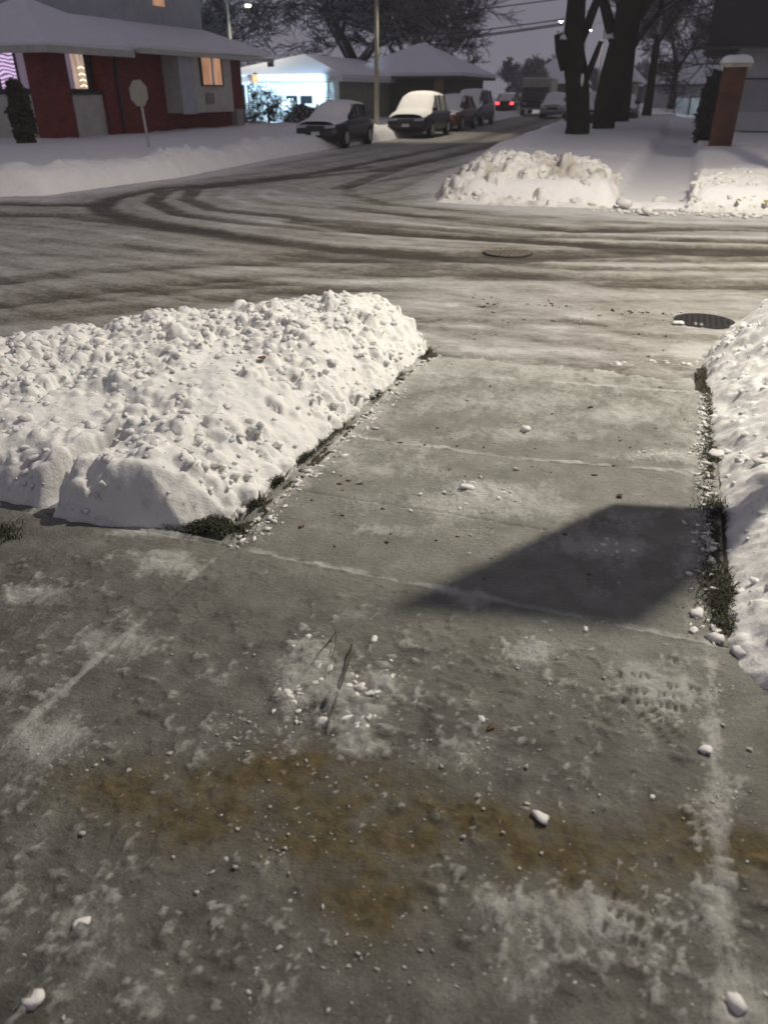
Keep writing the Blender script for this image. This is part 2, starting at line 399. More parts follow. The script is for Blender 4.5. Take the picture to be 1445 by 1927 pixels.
def road():
    def mk(xs, ys, name, label, tr=True):
        X, Y = np.meshgrid(xs, ys)
        wob = .10*(fbm(X*1.5, Y*1.5, 21)-.5)
        S = .66+.34*(fbm(X*.5, Y*1.6, 31)-.5)
        D = np.full(X.shape, 99.)
        for P, w, d in TRACKS[:6]+TRACKS[7:8]: D = np.minimum(D, segdist(X, Y, P))
        S += .34*(vn(D*7+.3*fbm(X*.7, Y*.7, 6), X*.25, 19)-.5)+.20*(vn(D*19, X*.4+Y*.3, 20)-.5)
        for P, w, d in TRACKS: S -= d*np.exp(-((segdist(X, Y, P)+wob)/w)**4)*.60*(.65+.7*fbm(X*1.2, Y*3, 37))
        for P, w, d in LIGHT: S += d*np.exp(-((segdist(X, Y, P)+wob)/w)**2)*.7
        # gutter snow along every edge
        s = on_far_snow(X, Y); S += .45*ss(-.9, -.1, s)
        far = ss(20, 34, Y); S = S*(1-far)+far*(.48+.25*(fbm(X*1.4, Y*.15, 41)-.5)-.25*np.exp(-(((X-np.interp(Y, *XL))-2.9)/.45)**2)-.25*np.exp(-(((X-np.interp(Y, *XL))-4.4)/.4)**2))
        dn = segdist(X, Y, NEARCURB); near = Y < 8.5
        e = ss(1.75, .9, dn+.25*(fbm(X*1.5, Y*3, 51)-.5))*near*ss(-2.8, -1.6, X)
        S = S*(1-e)+e*(.70+1.2*(fbm(X*1.6, Y*5, 61)-.5)+.5*(fbm(X*6, Y*13, 62)-.5)); S = np.clip(S, .02, 1.05)
        Z = -.05-.022*ss(.55, .15, S)+.018*fbm(X*5, Y*7, 71)+e*.022*fbm(X*8, Y*15, 5)
        V = np.stack([X, Y, Z], -1).reshape(-1, 3)
        o = npmesh(name, V, gridfaces(len(xs), len(ys)), M_road, attrs={'slush': S})
        tag(o, label, 'road', kind='structure')
    mk(np.arange(-14, 4.01, .05), np.arange(1.0, 24.01, .05), 'road', 'slushy street crossing with curving tyre tracks')
    mk(np.arange(-40, -13.95, .2), np.arange(-10, 13, .2), 'road', 'snowy cross street running out to the left')
    mk(np.arange(3.95, 32, .2), np.arange(5, 15.5, .2), 'road', 'snowy cross street running out to the right')
    mk(np.arange(-14, -4.9, .2), np.arange(-20, 1.1, .2), 'road', 'snowy side street behind the snow bank')
    mk(np.arange(-19, -4, .15), np.arange(23.95, 140, .3), 'road', 'slushy side street running away past the parked cars')
road()

# ------------------------------------------------------------------ the walk: one dense sheet
def blobs(X, Y, L):
    t = np.zeros(X.shape)
    for (px, py, rx, ry, a) in L:
        gx, gy = G(px, py); ax, ay = G(px+rx, py); bx, by = G(px, py-ry)
        u = ((X-gx)*(by-gy)-(Y-gy)*(bx-gx)); v = ((ax-gx)*(Y-gy)-(ay-gy)*(X-gx)); D = (ax-gx)*(by-gy)-(ay-gy)*(bx-gx)
        t += a*np.exp(-((u/D)**2+(v/D)**2))
    return t
FROST = [ # photo-traced frost patches (px, py, rx, ry, amount)
 (1050, 690, 260, 22, .18), (1000, 640, 300, 25, .12), (1040, 770, 200, 30, .10), (900, 760, 90, 20, .08), (1180, 780, 60, 12, .14), (1180, 920, 160, 35, -.12), (1000, 820, 120, 14, .20), (1240, 860, 80, 9, .26),
 (860, 950, 110, 35, .24), (890, 920, 50, 14, .26), (1050, 960, 80, 45, .13), (980, 930, 60, 25, .12), (700, 1000, 110, 14, .22), (640, 960, 90, 30, .06), (1150, 1030, 70, 16, .24), (1060, 1030, 90, 20, .10),
 (880, 1130, 55, 28, .26), (690, 1160, 90, 22, .20), (600, 1080, 150, 20, .09), (330, 1065, 90, 26, .26), (260, 1045, 90, 12, .12), (60, 1120, 55, 26, .18), (240, 1210, 55, 34, .22), (170, 1210, 26, 26, .14),
 (60, 1400, 90, 60, .20), (130, 1380, 60, 30, .12), (0, 1290, 40, 40, .14), (500, 1130, 130, 30, .06), (450, 1250, 160, 60, .05), (590, 1240, 40, 50, .22), (550, 1320, 36, 60, .22), (660, 1330, 50, 70, .30), (720, 1290, 40, 34, .24), (810, 1245, 60, 14, .16),
 (990, 1225, 70, 26, .26), (1200, 1280, 60, 40, .17), (1260, 1320, 50, 30, .18), (1310, 1240, 50, 30, .20), (560, 1430, 280, 40, .09), (700, 1400, 90, 30, .10), (1330, 1500, 40, 90, .14), (1000, 1690, 160, 50, .16), (1080, 1730, 160, 60, .14),
 (1200, 1580, 40, 60, .10), (150, 1760, 120, 80, .15), (420, 1800, 200, 90, .06), (280, 1890, 80, 40, .20), (60, 1890, 60, 50, .18), (1390, 1890, 60, 60, .24), (950, 1880, 160, 60, .10), (540, 1620, 160, 60, .04), (1350, 1700, 40, 120, .14), (1400, 1450, 60, 120, .08),
 (470, 1000, 40, 25, .16), (240, 1005, 120, 8, .22), (700, 880, 60, 20, .10), (30, 1010, 60, 16, -.1)]
STAIN = [(420, 1500, 190, 60, .7), (560, 1450, 120, 50, .55), (690, 1620, 110, 90, .75), (700, 1700, 70, 60, .6), (620, 1550, 160, 70, .5), (860, 1540, 110, 36, .6), (1050, 1630, 100, 60, .75), (1000, 1560, 120, 40, .4), (1270, 1560, 70, 40, .6), (1400, 1610, 100, 50, .75), (1180, 1640, 120, 60, .3), (200, 1480, 140, 50, .3), (330, 1560, 90, 50, .35), (740, 1460, 140, 30, .2)]
def walk():
    h = .008
    xs = np.arange(-3.3, 1.35, h); ys = np.arange(.25, 5.32, h)
    X, Y = np.meshgrid(xs, ys)
    fr = blobs(X, Y, FROST)
    j = lambda P, w, a: a*np.exp(-((segdist(X, Y, P)+.012*(fbm(X*14, Y*14, 3)-.5))/w)**2)
    J = [([(-1.41, 2.10), (.33, 2.12), (1.3, 2.14)], .015, .34), ([(-1.36, 2.62), (.0, 2.66)], .012, .06), ([(-1.38, 3.26), (-.5, 3.29), (.3, 3.42)], .014, .36), ([(-1.3, 4.34), (-.5, 4.45), (.3, 4.55)], .016, .30),
         ([(-1.42, 2.1), (-1.46, 1.3), (-1.48, .3)], .012, .16), ([(.34, 2.1), (.355, 1.3), (.36, .3)], .022, .26), ([(-1.41, 2.1), (-1.40, 5.0)], .02, .24), ([(-1.42, 2.1), (-3.3, 2.0)], .03, .16)]
    ja = np.zeros(X.shape); groove = np.zeros(X.shape)
    for P, w, a in J:
        ja += j(P, w, a)*np.clip(2.4*fbm(X*7, Y*7, 77)-.5, 0, 1.25); groove = np.maximum(groove, np.exp(-(segdist(X, Y, P)/.006)**2))
    farpart = ss(2.0, 2.9, Y)
    base = .37+.10*farpart+.05*ss(3, 4.5, Y)+.22*(fbm(X*2.2, Y*2.2, 11)-.5)+.20*(fbm(X*7, Y*5, 12)-.5)+.05*ss(1.9,1.2,Y)
    edge = np.exp(-np.minimum(np.abs(X+1.4), np.abs(X-.32))/.10)*(Y > 2.1)*.14
    fr = base+fr+ja+edge+.10*ss(4.7, 5.0, Y)
    stain = np.clip(blobs(X, Y, STAIN)*1.9, 0, 1)*(.7+.6*fbm(X*6, Y*6, 91))
    fr -= .10*np.clip(stain, 0, 1)
    wet = np.clip(.92*ss(2.35, 1.35, Y+.15*X)+.35*(fbm(X*2, Y*2, 15)-.5), 0, 1)
    # relief: crust, ridges of trodden snow
    Z = .004*fbm(X*3, Y*3, 2)-.010*groove
    lump = np.clip(fr-.42, 0, .45)
    Z += lump*.030*ss(.35, .75, fbm(X*26, Y*26, 33))+lump*.012*fbm(X*60, Y*60, 35)
    crust = ss(.54, .78, fbm(X*40, Y*34, 44, 3))*.012*ss(2.3, 1.7, Y)*ss(.30, .55, fbm(X*5, Y*5, 46)); Z += crust; fr += crust*14
    rs2 = np.random.RandomState(77)
    def stamp(cx, cyy, r, fl=.8):
        m = int(r*1.5/h)+1; i, k = int((cyy-ys[0])/h), int((cx-xs[0])/h)
        if i < m or k < m or i >= len(ys)-m or k >= len(xs)-m: return
        sl = (slice(i-m, i+m+1), slice(k-m, k+m+1)); xx, yy = X[sl]-cx, Y[sl]-cyy; q = rs2.rand()*3.1
        u = xx*math.cos(q)+yy*math.sin(q); v = (-xx*math.sin(q)+yy*math.cos(q))*(1+.6*rs2.rand()); wb = 1+.7*(vn(xx/r*1.6+cx*99, yy/r*1.6+cyy*99, 5)-.5)
        d2 = (u*u+v*v)*wb*wb; t_ = np.sqrt(np.maximum(r*r-d2, 0))*fl
        Z[sl] = np.maximum(Z[sl], Z[i, k]-r*.1+t_*(d2 < r*r)*1.1); fr[sl] = np.maximum(fr[sl], np.where(d2 < r*r, 1*.66, 0))
    for (px, py, sx, sy_, n_, r0, r1) in [(590, 1240, 26, 34, 26, .008, .020), (550, 1320, 30, 36, 22, .006, .016), (660, 1345, 34, 36, 34, .008, .022), (715, 1290, 30, 26, 22, .006, .016), (480, 1390, 40, 30, 26, .005, .011), (990, 1225, 60, 20, 26, .005, .012),
        (880, 940, 60, 26, 26, .006, .016), (1150, 1030, 50, 10, 22, .005, .012), (1270, 1330, 50, 40, 30, .004, .011), (1100, 1320, 300, 150, 160, .003, .009), (600, 1450, 320, 100, 110, .003, .009), (1200, 1750, 160, 80, 90, .004, .010), (1340, 1450, 20, 160, 50, .004, .011), (250, 1800, 260, 110, 90, .004, .012), (600, 1700, 700, 200, 160, .003, .008), (1000, 1640, 400, 160, 90, .003, .008), (1250, 862, 60, 5, 30, .006, .013), (1020, 815, 70, 8, 18, .006, .013)]:
        for _ in range(n_):
            gx, gy = G(px+rs2.randn()*sx*.8, min(py+rs2.randn()*sy_*.8, 1950)); stamp(gx, gy, r0+(r1-r0)*rs2.rand()**1.7)
    # boot tread near the right edge: rows of short pressed bars
    TW = [0]
    def tread(cx, cy, ang, nrow, ncol, L=.045, sp=.019):
        nonlocal Z, fr
        c, s_ = math.cos(ang), math.sin(ang)
        for i in range(nrow):
            for k in range(ncol):
                u0 = (k-(ncol-1)/2)*L*1.25+random.uniform(-.004, .004); v0 = (i-(nrow-1)/2)*sp
                if random.random() < .12: continue
                x0 = cx+u0*c-v0*s_; y0 = cy+u0*s_+v0*c
                du = (X-x0)*c+(Y-y0)*s_; dv = -(X-x0)*s_+(Y-y0)*c
                k_ = np.exp(-(np.abs(du)/(L*.42))**4-(dv/.0056)**2)*random.uniform(.5, 1); Z -= .019*k_; fr = fr-.36*k_; TW[0] = TW[0]+.5*k_
    for (px, py, a, nr, nc) in [(1190, 1275, R(100), 5, 1), (1285, 1300, R(100), 5, 1), (1225, 1320, R(100), 9, 2), (1240, 1370, R(45), 6, 2), (1255, 1245, R(95), 3, 1), (1190, 1740, R(80), 6, 3)]:
        gx, gy = G(px, py)
        f_ = np.exp(-(((X-gx)**2+(Y-gy)**2)/.07**2)); Z += f_*.010; fr += .13*f_
        tread(gx, gy, a, nr, nc, .034, .0205)
    wet = np.clip(wet+TW[0], 0, 1)
    Z -= .06*ss(4.45, 5.1, Y)+.10*ss(5.1, 5.3, Y)
    keep = (Y < 2.13) | ((X > -1.47) & (X < .40))
    Fq = gridfaces(len(xs), len(ys), keep)
    V, Fq, A = compact(np.stack([X, Y, Z], -1).reshape(-1, 3), Fq, {'frost': fr, 'stain': np.clip(stain, 0, 1), 'wet': wet})
    o = npmesh('pavement', V, Fq, M_walk, attrs=A)
    tag(o, 'cleared concrete walk with thin frost, snow filled joints and a brown stain', 'pavement', kind='structure')
    # coarse continuation outside the frame
    mb = MB(); mb.box(-5.1, -3.3, -4, 2.13, -.3, .0); mb.box(1.35, 12, -4, 2.13, -.3, .0); mb.box(-3.3, 1.35, -4, .25, -.3, .0)
    o = mb.build('pavement', M_walk); tag(o, 'plain concrete walk running out past the cleared part', 'pavement', kind='structure')
walk()

# ------------------------------------------------------------------ lumpy snow banks
ICO = None
def ico():
    global ICO
    if ICO is None:
        b = bmesh.new(); bmesh.ops.create_icosphere(b, subdivisions=2, radius=1)
        ICO = (np.array([v.co[:] for v in b.verts]), np.array([[v.index for v in f.verts] for f in b.faces])); b.free()
    return ICO
def chunk_verts(r, seed, flat=.8, ang=.28):
    V, Fq = ico(); rs = np.random.RandomState(seed)
    off = rs.rand(3)*50
    d = 1+ang*2*(vn(V[:, 0]*1.7+off[0]+V[:, 2], V[:, 1]*1.7+off[1]-V[:, 2]*.7, seed)-.5)+.18*(vn(V[:, 0]*5+off[2], V[:, 1]*5+V[:, 2]*4, seed+3)-.5)
    P = V*d[:, None]
    for _ in range(6):   # broken flat faces
        n = rs.randn(3); n /= np.linalg.norm(n); k = P@n; lim = .42+.35*rs.rand(); P = P-np.outer(np.maximum(k-lim, 0), n)*.85
    P *= np.array([1+.5*(rs.rand()-.4), 1+.5*(rs.rand()-.4), flat])*r
    a = rs.rand()*6.28; c, s = math.cos(a), math.sin(a)
    return np.stack([P[:, 0]*c-P[:, 1]*s, P[:, 0]*s+P[:, 1]*c, P[:, 2]], 1)
def bank(name, label, poly, widths, Hf, h, lumps, rr, mat, seed, zbase=-.03, pw=.85, chunks=300, crr=(.012, .045), noise_amp=.05, group=None, dirtf=None, extra=None, smoothzone=None):
    P = np.array(poly); x0, y0 = P.min(0)-.05; x1, y1 = P.max(0)+.05
    xs = np.arange(x0, x1, h); ys = np.arange(y0, y1, h); X, Y = np.meshgrid(xs, ys)
    wx = X+.08*(fbm(X*4, Y*4, seed)-.5)+.03*(fbm(X*15, Y*15, seed+1)-.5); wy = Y+.08*(fbm(X*4, Y*4, seed+5)-.5)+.03*(fbm(X*15, Y*15, seed+6)-.5)
    ins = inside(wx, wy, poly); prof = np.ones(X.shape); n = len(P)
    for i in range(n):
        d = segdist(wx, wy, [P[i], P[(i+1) % n]])/widths[i]
        prof = np.minimum(prof, np.sin(np.clip(d, 0, 1)*math.pi/2)**pw)
    prof = np.where(ins, prof, 0)
    H = Hf(X, Y)
    Z = H*prof*(.88+.24*fbm(X*2.2, Y*2.2, seed+9))
    sm = 1 if smoothzone is None else smoothzone(X, Y)
    Z += prof**.5*noise_amp*(fbm(X*9, Y*9, seed+12)-.45)*sm*1.5
    rs = np.random.RandomState(seed)
    cnt = 0
    while cnt < lumps:
        cx, cyy = rs.uniform(x0, x1), rs.uniform(y0, y1)
        i, k = int((cyy-y0)/h), int((cx-x0)/h)
        if i >= len(ys) or k >= len(xs) or prof[i, k] < .12: cnt += .05; continue
        r = rr[0]+(rr[1]-rr[0])*rs.rand()**2.6
        if smoothzone is not None and rs.rand() > smoothzone(np.array(cx), np.array(cyy)): cnt += .3; continue
        cnt += 1; m = int(r*1.4/h)+1; a, b, c, d = max(i-m, 0), min(i+m+1, len(ys)), max(k-m, 0), min(k+m+1, len(xs))
        xx, yy = X[a:b, c:d]-cx, Y[a:b, c:d]-cyy
        q = rs.rand()*3.1; u = xx*math.cos(q)+yy*math.sin(q); v = (-xx*math.sin(q)+yy*math.cos(q))*(1+.5*rs.rand())
        wb = 1+.6*(vn(xx/r*2+cx*9, yy/r*2+cyy*9, seed)-.5)
        d2 = (u*u+v*v)*wb*wb; top = Z[i, k]-r*.34+np.sqrt(np.maximum(r*r-d2, 0))*(.55+.35*rs.rand())
        Z[a:b, c:d] = np.where(d2 < r*r, np.maximum(Z[a:b, c:d], top), Z[a:b, c:d])
    Z += (.010*(fbm(X*38, Y*38, seed+31)-.5)+.014*(fbm(X*17, Y*17, seed+37)-.5))*np.minimum(prof*2, 1)
    if extra is not None: Z = extra(X, Y, Z)
    Zf = np.where(ins, Z, zbase-.02)
    Zf = np.where(ins, Zf+zbase*(1-prof), Zf)
    keep = ins.copy(); keep[1:] |= ins[:-1]; keep[:-1] |= ins[1:]; keep[:, 1:] |= ins[:, :-1]; keep[:, :-1] |= ins[:, 1:]
    Fq = gridfaces(len(xs), len(ys), keep); Ft = np.concatenate([Fq[:, [0, 1, 2]], Fq[:, [0, 2, 3]]])
    dr = np.zeros(X.shape) if dirtf is None else dirtf(X, Y, Zf)
    V, Ft, A = compact(np.stack([X, Y, Zf], -1).reshape(-1, 3), Ft, {'dirt': dr})
    Vs, Fs, ds = [V], [Ft], [A['dirt']]; off = len(V); Vi, Fi = ico(); k_ = 0; tries = 0
    while k_ < chunks and tries < chunks*20:
        tries += 1
        cx, cyy = rs.uniform(x0, x1), rs.uniform(y0, y1); i, k = int((cyy-y0)/h), int((cx-x0)/h)
        if i >= len(ys) or k >= len(xs) or not ins[i, k] or prof[i, k] < .05: continue
        if smoothzone is not None and rs.rand() > smoothzone(np.array(cx), np.array(cyy)): continue
        r = crr[0]+(crr[1]-crr[0])*rs.rand()**2.5
        C = chunk_verts(r, int(rs.randint(1e6)), .7, .45)+np.array([cx, cyy, Zf[i, k]+r*.08])
        Vs.append(C); Fs.append(Fi+off); off += len(Vi); ds.append(np.full(len(Vi), max(0, dr[i, k]*1.2))); k_ += 1
    o = npmesh(name, np.concatenate(Vs), np.concatenate(Fs), mat, attrs={'dirt': np.concatenate(ds)})
    tag(o, label, 'snow bank', group)
    return lambda x, y: Zf[min(max(int((y-y0)/h), 0), len(ys)-1), min(max(int((x-x0)/h), 0), len(xs)-1)]

# left bank: long right slope, shovel-cut front
PL = [(-1.42, 4.85), (-1.44, 4.1), (-1.46, 3.35), (-1.47, 2.75), (-1.52, 2.36), (-1.66, 2.16), (-1.92, 2.06), (-2.10, 2.05), (-2.44, 2.08), (-2.9, 2.02), (-4.6, 1.9), (-4.75, 2.5), (-4.0, 3.55), (-2.95, 4.45), (-2.15, 5.15), (-1.75, 5.25)]
WL = [.60, .60, .55, .45, .26, .17, .16, .16, .22, .25, .4, .5, .45, .45, .35, .5]
zL = bank('snow_bank', 'big lumpy snow bank shovelled up left of the cleared walk', PL, WL,
          lambda X, Y: .22+.05*np.clip(Y-2.1, 0, 3), .011, 3200, (.008, .056), M_bank, 5, chunks=3400, crr=(.003, .030), noise_amp=.10,
          extra=lambda X, Y, Z: Z*(1-.88*np.exp(-((X+2.27-.25*(Y-2.1)+.03*(fbm(Y*9, X*9, 4)-.5))/.055)**4)*ss(2.62, 2.3, Y)),
          smoothzone=lambda X, Y: np.clip(3.2*fbm(X*2.3, Y*2.3, 55)-.85, .22, 1)*(1-.75*np.exp(-(((X+1.85)/.28)**2+((Y-2.12)/.16)**2))))
PR = [(.37, 2.02), (.39, 2.6), (.38, 3.3), (.36, 4.2), (.33, 5.0), (.36, 5.5), (.52, 6.05), (1.1, 6.6), (3.0, 7.4), (3.2, 5), (3.0, 2.4), (1.1, 1.75), (.52, 1.86)]
WR = [.95, .95, .95, .95, .85, .7, .6, .5, .5, .5, .5, .42, .45]
zR = bank('snow_bank', 'smoother snow bank bordering the right edge of the cleared walk', PR, WR,
          lambda X, Y: .34+.02*np.clip(Y-2, 0, 3)+.05*np.clip(X-.4, 0, 1.5)+.12*ss(4.6, 5.6, Y), .011, 1500, (.010, .052), M_bank, 12, chunks=2000, crr=(.003, .026), noise_amp=.075, extra=lambda X, Y, Z: Z+.10*(fbm(X*2.6+Y*1.2, Y*3.6-X, 5)-.5)*ss(.45, .8, X)+.03*(fbm(X*9, Y*7, 6)-.5),
          smoothzone=lambda X, Y: np.clip(3*fbm(X*2.6, Y*2.6, 66)-.75, .35, 1)+ss(.62, .50, np.asarray(X)))
# far corner piles
PA = [(-3.75, 12.75), (-3.0, 12.75), (-2.0, 12.85), (-1.0, 13.0), (-.86, 13.6), (-1.0, 15.0), (-2.2, 15.8), (-3.9, 15.6), (-4.2, 14.2)]
def dirtA(X, Y, Z): return np.clip(ss(.50, .70, fbm(X*5, Y*5, 8))*.55+.35*np.exp(-(((X+1.55)/.28)**2+((Y-13.5)/.3)**2)), 0, .6)
zA = bank('snow_bank', 'dirty heap of snow clods at the far street corner', PA, [1.1, 1.1, 1.0, .7, .6, .9, .9, .9, 1.1],
          lambda X, Y: .50-.05*np.clip(X+1.8, 0, 1)+.05*np.clip(-2.4-X, 0, 1), .02, 700, (.03, .17), M_pile, 23, pw=1.35, chunks=500, crr=(.012, .065), noise_amp=.16, dirtf=dirtA)
PB = [(.16, 13.15), (1.2, 13.2), (3, 13.4), (9, 14.2), (9, 16), (2.5, 15.6), (.5, 15.6), (.16, 15.2)]
zB = bank('snow_bank', 'squared off snow bank across the street, right of the far walk', PB, [.8, .8, .8, .5, .9, .9, .5, .13],
          lambda X, Y: .44+0*X, .022, 260, (.02, .08), M_pile, 31, chunks=420, crr=(.02, .07), noise_amp=.05,
          dirtf=lambda X, Y, Z: .25*ss(.6, .75, fbm(X*6, Y*6, 18))*(Y < 13.6), smoothzone=lambda X, Y: .1+.9*ss(13.9, 13.5, np.asarray(Y)))

# ------------------------------------------------------------------ loose chunks
protos = []
def single_chunk(px, py, r, label, z=0, group=None, mat=M_chunk, name='snow_chunk', cat='snow chunk', flat=.62):
    gx, gy = G(px, py); V, Fq = ico()
    o = npmesh(name, chunk_verts(r*1.1, int(px*7+py), flat, .55), Fq, mat); o.location = (gx, gy, z+r*flat*.72)
    tag(o, label, cat, group); return o
for px, py, r, lb in [(1020, 1542, .018, 'pale angular snow chunk on the wet concrete beside the brown stain'),
    (1313, 1160, .020, 'rounded snow chunk resting on the pavement joint at the right edge'),
    (1342, 1203, .026, 'largest snow chunk at the foot of the right bank'),
    (1392, 1232, .032, 'long snow block lying against the near end of the right bank'),
    (703, 1207, .014, 'small snow chunk just below the tip of the dark shadow'),
    (1302, 1190, .014, 'snow chunk left of the largest chunk by the right bank'),
    (905, 1358, .012, 'small snow crumb with a dark leaf beside it'),
    (656, 1345, .020, 'round snow lump beside the twig'),
    (1325, 1415, .018, 'flat snow chunk on the right hand pavement joint'),
    (1100, 1188, .013, 'thin snow flake chunk under the right part of the shadow'),
    (1225, 1503, .011, 'tiny white chunk right of the angular snow chunk'),
    (970, 885, .016, 'lone snow chunk in the middle of the cleared walk'),
    (990, 812, .030, 'flat snow crumb heap on the middle of the walk'),
    (878, 920, .022, 'snow chunk in the frost patch left of the shadow'),
    (65, 1893, .022, 'blocky snow chunk in the lower left corner of the pavement'), (157, 1742, .017, 'pale snow chunk on the left part of the near pavement'), (1385, 1893, .022, 'snow chunk on the right hand joint nearest the viewer'),
    (1345, 860, .035, 'snow clod fallen onto the grass strip at the right edge')]:
    single_chunk(px, py, r, lb)
single_chunk(1165, 936, .016, 'brown frozen dirt clod above the dark shadow', mat=M_leaf, name='dirt_clod', cat='dirt clod', flat=.7)
rs = np.random.RandomState(4)
V0, F0 = ico()
pm = [npmesh('snow_clod', chunk_verts(1, 900+i, .55, .5), F0, M_crumb) for i in range(5)]
for k in range(46):     # middling crumbs of snow lying on the near pavement
    px, py = rs.uniform(430, 1440), rs.uniform(1190, 1600)
    if k > 30: px, py = rs.uniform(20, 700), rs.uniform(1250, 1880)
    gx, gy = G(px, py); r = .003+.006*rs.rand()**2
    o = pm[k % 5] if k < 5 else pm[k % 5].copy()
    if k >= 5: COL.objects.link(o)
    o.location = (gx, gy, r*.7+.003); o.scale = (r, r, r*.85); o.rotation_euler = (0, 0, rs.rand()*6)
    tag(o, 'small loose crumb of snow on the frosted pavement', 'snow crumb', 'small snow crumbs scattered on the pavement')
def crumbs(name, label, n, place, rlo, rhi, mat, seed):
    rs = np.random.RandomState(seed); Vs, Fs, off = [], [], 0
    b = bmesh.new(); bmesh.ops.create_icosphere(b, subdivisions=1, radius=1)
    V = np.array([v.co[:] for v in b.verts]); Fq = np.array([[v.index for v in f.verts] for f in b.faces]); b.free()
    k = 0
    while k < n:
        p = place(rs)
        if p is None: continue
        r = rlo+(rhi-rlo)*rs.rand()**3
        C = V*(1+.9*(rs.rand(len(V), 1)-.5))*np.array([r*(1+1.0*rs.rand()), r*(.6+.6*rs.rand()), r*(.35+.4*rs.rand())])
        a_ = rs.rand()*6.28; C = np.stack([C[:, 0]*math.cos(a_)-C[:, 1]*math.sin(a_), C[:, 0]*math.sin(a_)+C[:, 1]*math.cos(a_), C[:, 2]], 1)
        Vs.append(C+np.array([p[0], p[1], p[2]+r*.3])); Fs.append(Fq+off); off += len(V); k += 1
    o = npmesh(name, np.concatenate(Vs), np.concatenate(Fs), mat); tag(o, label, 'snow crumbs', kind='stuff')
HOT = [(650, 1300, 100), (560, 1330, 60), (450, 1380, 90), (1180, 1290, 120), (990, 1240, 80), (870, 950, 60), (900, 1000, 60), (1330, 1300, 60), (1150, 1030, 50), (1200, 1750, 120), (1000, 1700, 120), (120, 1420, 80), (560, 1560, 200), (900, 1420, 200), (700, 1800, 300), (1345, 1500, 40), (1000, 815, 60), (1250, 862, 60), (1150, 640, 200)]
def pl_walk(rs):
    if rs.rand() < .86:
        c = HOT[rs.randint(len(HOT))]; q = rs.rand()**.6; px, py = c[0]+rs.randn()*c[2]*.8*q, c[1]+rs.randn()*c[2]*.45*q
    else: px, py = rs.uniform(0, 1445), 1050+880*rs.rand()**.7
    if py > 1950 or py < 640: return None
    x, y = G(px, py)
    if y > 2.1 and not (-1.4 < x < .32): return None
    if y < .3 or x < -3.2 or x > 1.3: return None
    return x, y, .003-.06*float(ss(4.45, 5.1, y))
crumbs('snow_crumbs', 'fine crumbs of snow strewn over the pavement', 2100, pl_walk, .0010, .0052, M_crumb, 8)
def pl_edge(rs):
    y = 2.1+rs.rand()*2.9; side = rs.rand() < .5
    x = (-1.42+abs(rs.randn())*.045) if side else (.36-abs(rs.randn())*.03)
    return x, y, .002-.06*float(ss(4.45, 5.1, y))
crumbs('snow_crumbs', 'snow crumbs fallen along both edges of the cleared walk', 900, pl_edge, .003, .016, M_chunk, 9)
def pl_gut(rs):
    x = rs.uniform(-1.3, .6); y = 5.05+.25*x/2+abs(rs.randn())*.05+(.1 if x > 0 else 0)
    if rs.rand() < .5: x = rs.uniform(-.2, .5); y = 5.15+.3*x+rs.randn()*.04
    return x, y, -.045
crumbs('snow_crumbs', 'snow crumbs heaped in the gutter at the end of the walk', 350, pl_gut, .004, .022, M_chunk, 10)
def pl_far(rs):
    x = rs.uniform(-1.3, 4); y = 12.75+.07*x+rs.randn()*.12; return x, y, -.04
crumbs('snow_crumbs', 'dirty snow crumbs along the far gutter', 350, pl_far, .01, .06, M_pile, 11)
def pl_dirt(rs):
    x, y = rs.uniform(-1.38, .30), 2.2+rs.rand()*2.9
    if rs.rand() < .35: x, y = rs.uniform(-1.6, .5), rs.uniform(5.3, 6.6)
    return x, y, .001-.06*float(ss(4.45, 5.1, y))
crumbs('dirt_crumbs', 'dark grit and leaf crumbs on the walk', 520, pl_dirt, .0015, .010, M_leaf, 12)

def pl_apron(rs):
    x = rs.uniform(-1.7, .8); y = 5.2+rs.rand()*1.5
    if rs.rand() < .4: y = (5.75, 6.2, 6.55)[rs.randint(3)]+.12*x+rs.randn()*.05
    return x, y, -.038
crumbs('dirt_crumbs', 'dark grit and frozen leaf litter in the slushy strip beyond the walk', 360, pl_apron, .003, .013, M_soil, 13)
crumbs('snow_crumbs', 'snow crumbs lying over the slushy strip beyond the walk', 420, pl_apron, .003, .013, M_crumb, 14)
# larger clods that can be told apart
for px, py, r, lb in [(1170, 388, .16, 'grey brown clod at the right foot of the far heap'), (1240, 383, .10, 'clod lying in the mouth of the far walk'), (1217, 400, .08, 'clod in the road gutter before the far walk')]:
    single_chunk(px, py, r, lb, mat=M_pile, name='snow_clod', cat='snow clod')
for x, y, r, lb in [(-2.35, 4.3, .045, 'grey snow block near the crest of the left bank'), (-2.0, 4.0, .045, 'grey rounded block high on the left bank slope'),
                (-2.5, 3.0, .06, 'pale rounded block in the middle of the left bank'), (-2.75, 2.8, .055, 'big pale block near the left end of the left bank')]:
    V, Fq = ico(); o = npmesh('snow_block', chunk_verts(r, int(-x*100), .6, .5), Fq, M_chunk); o.location = (x, y, zL(x, y)+r*.1); tag(o, lb, 'snow block')
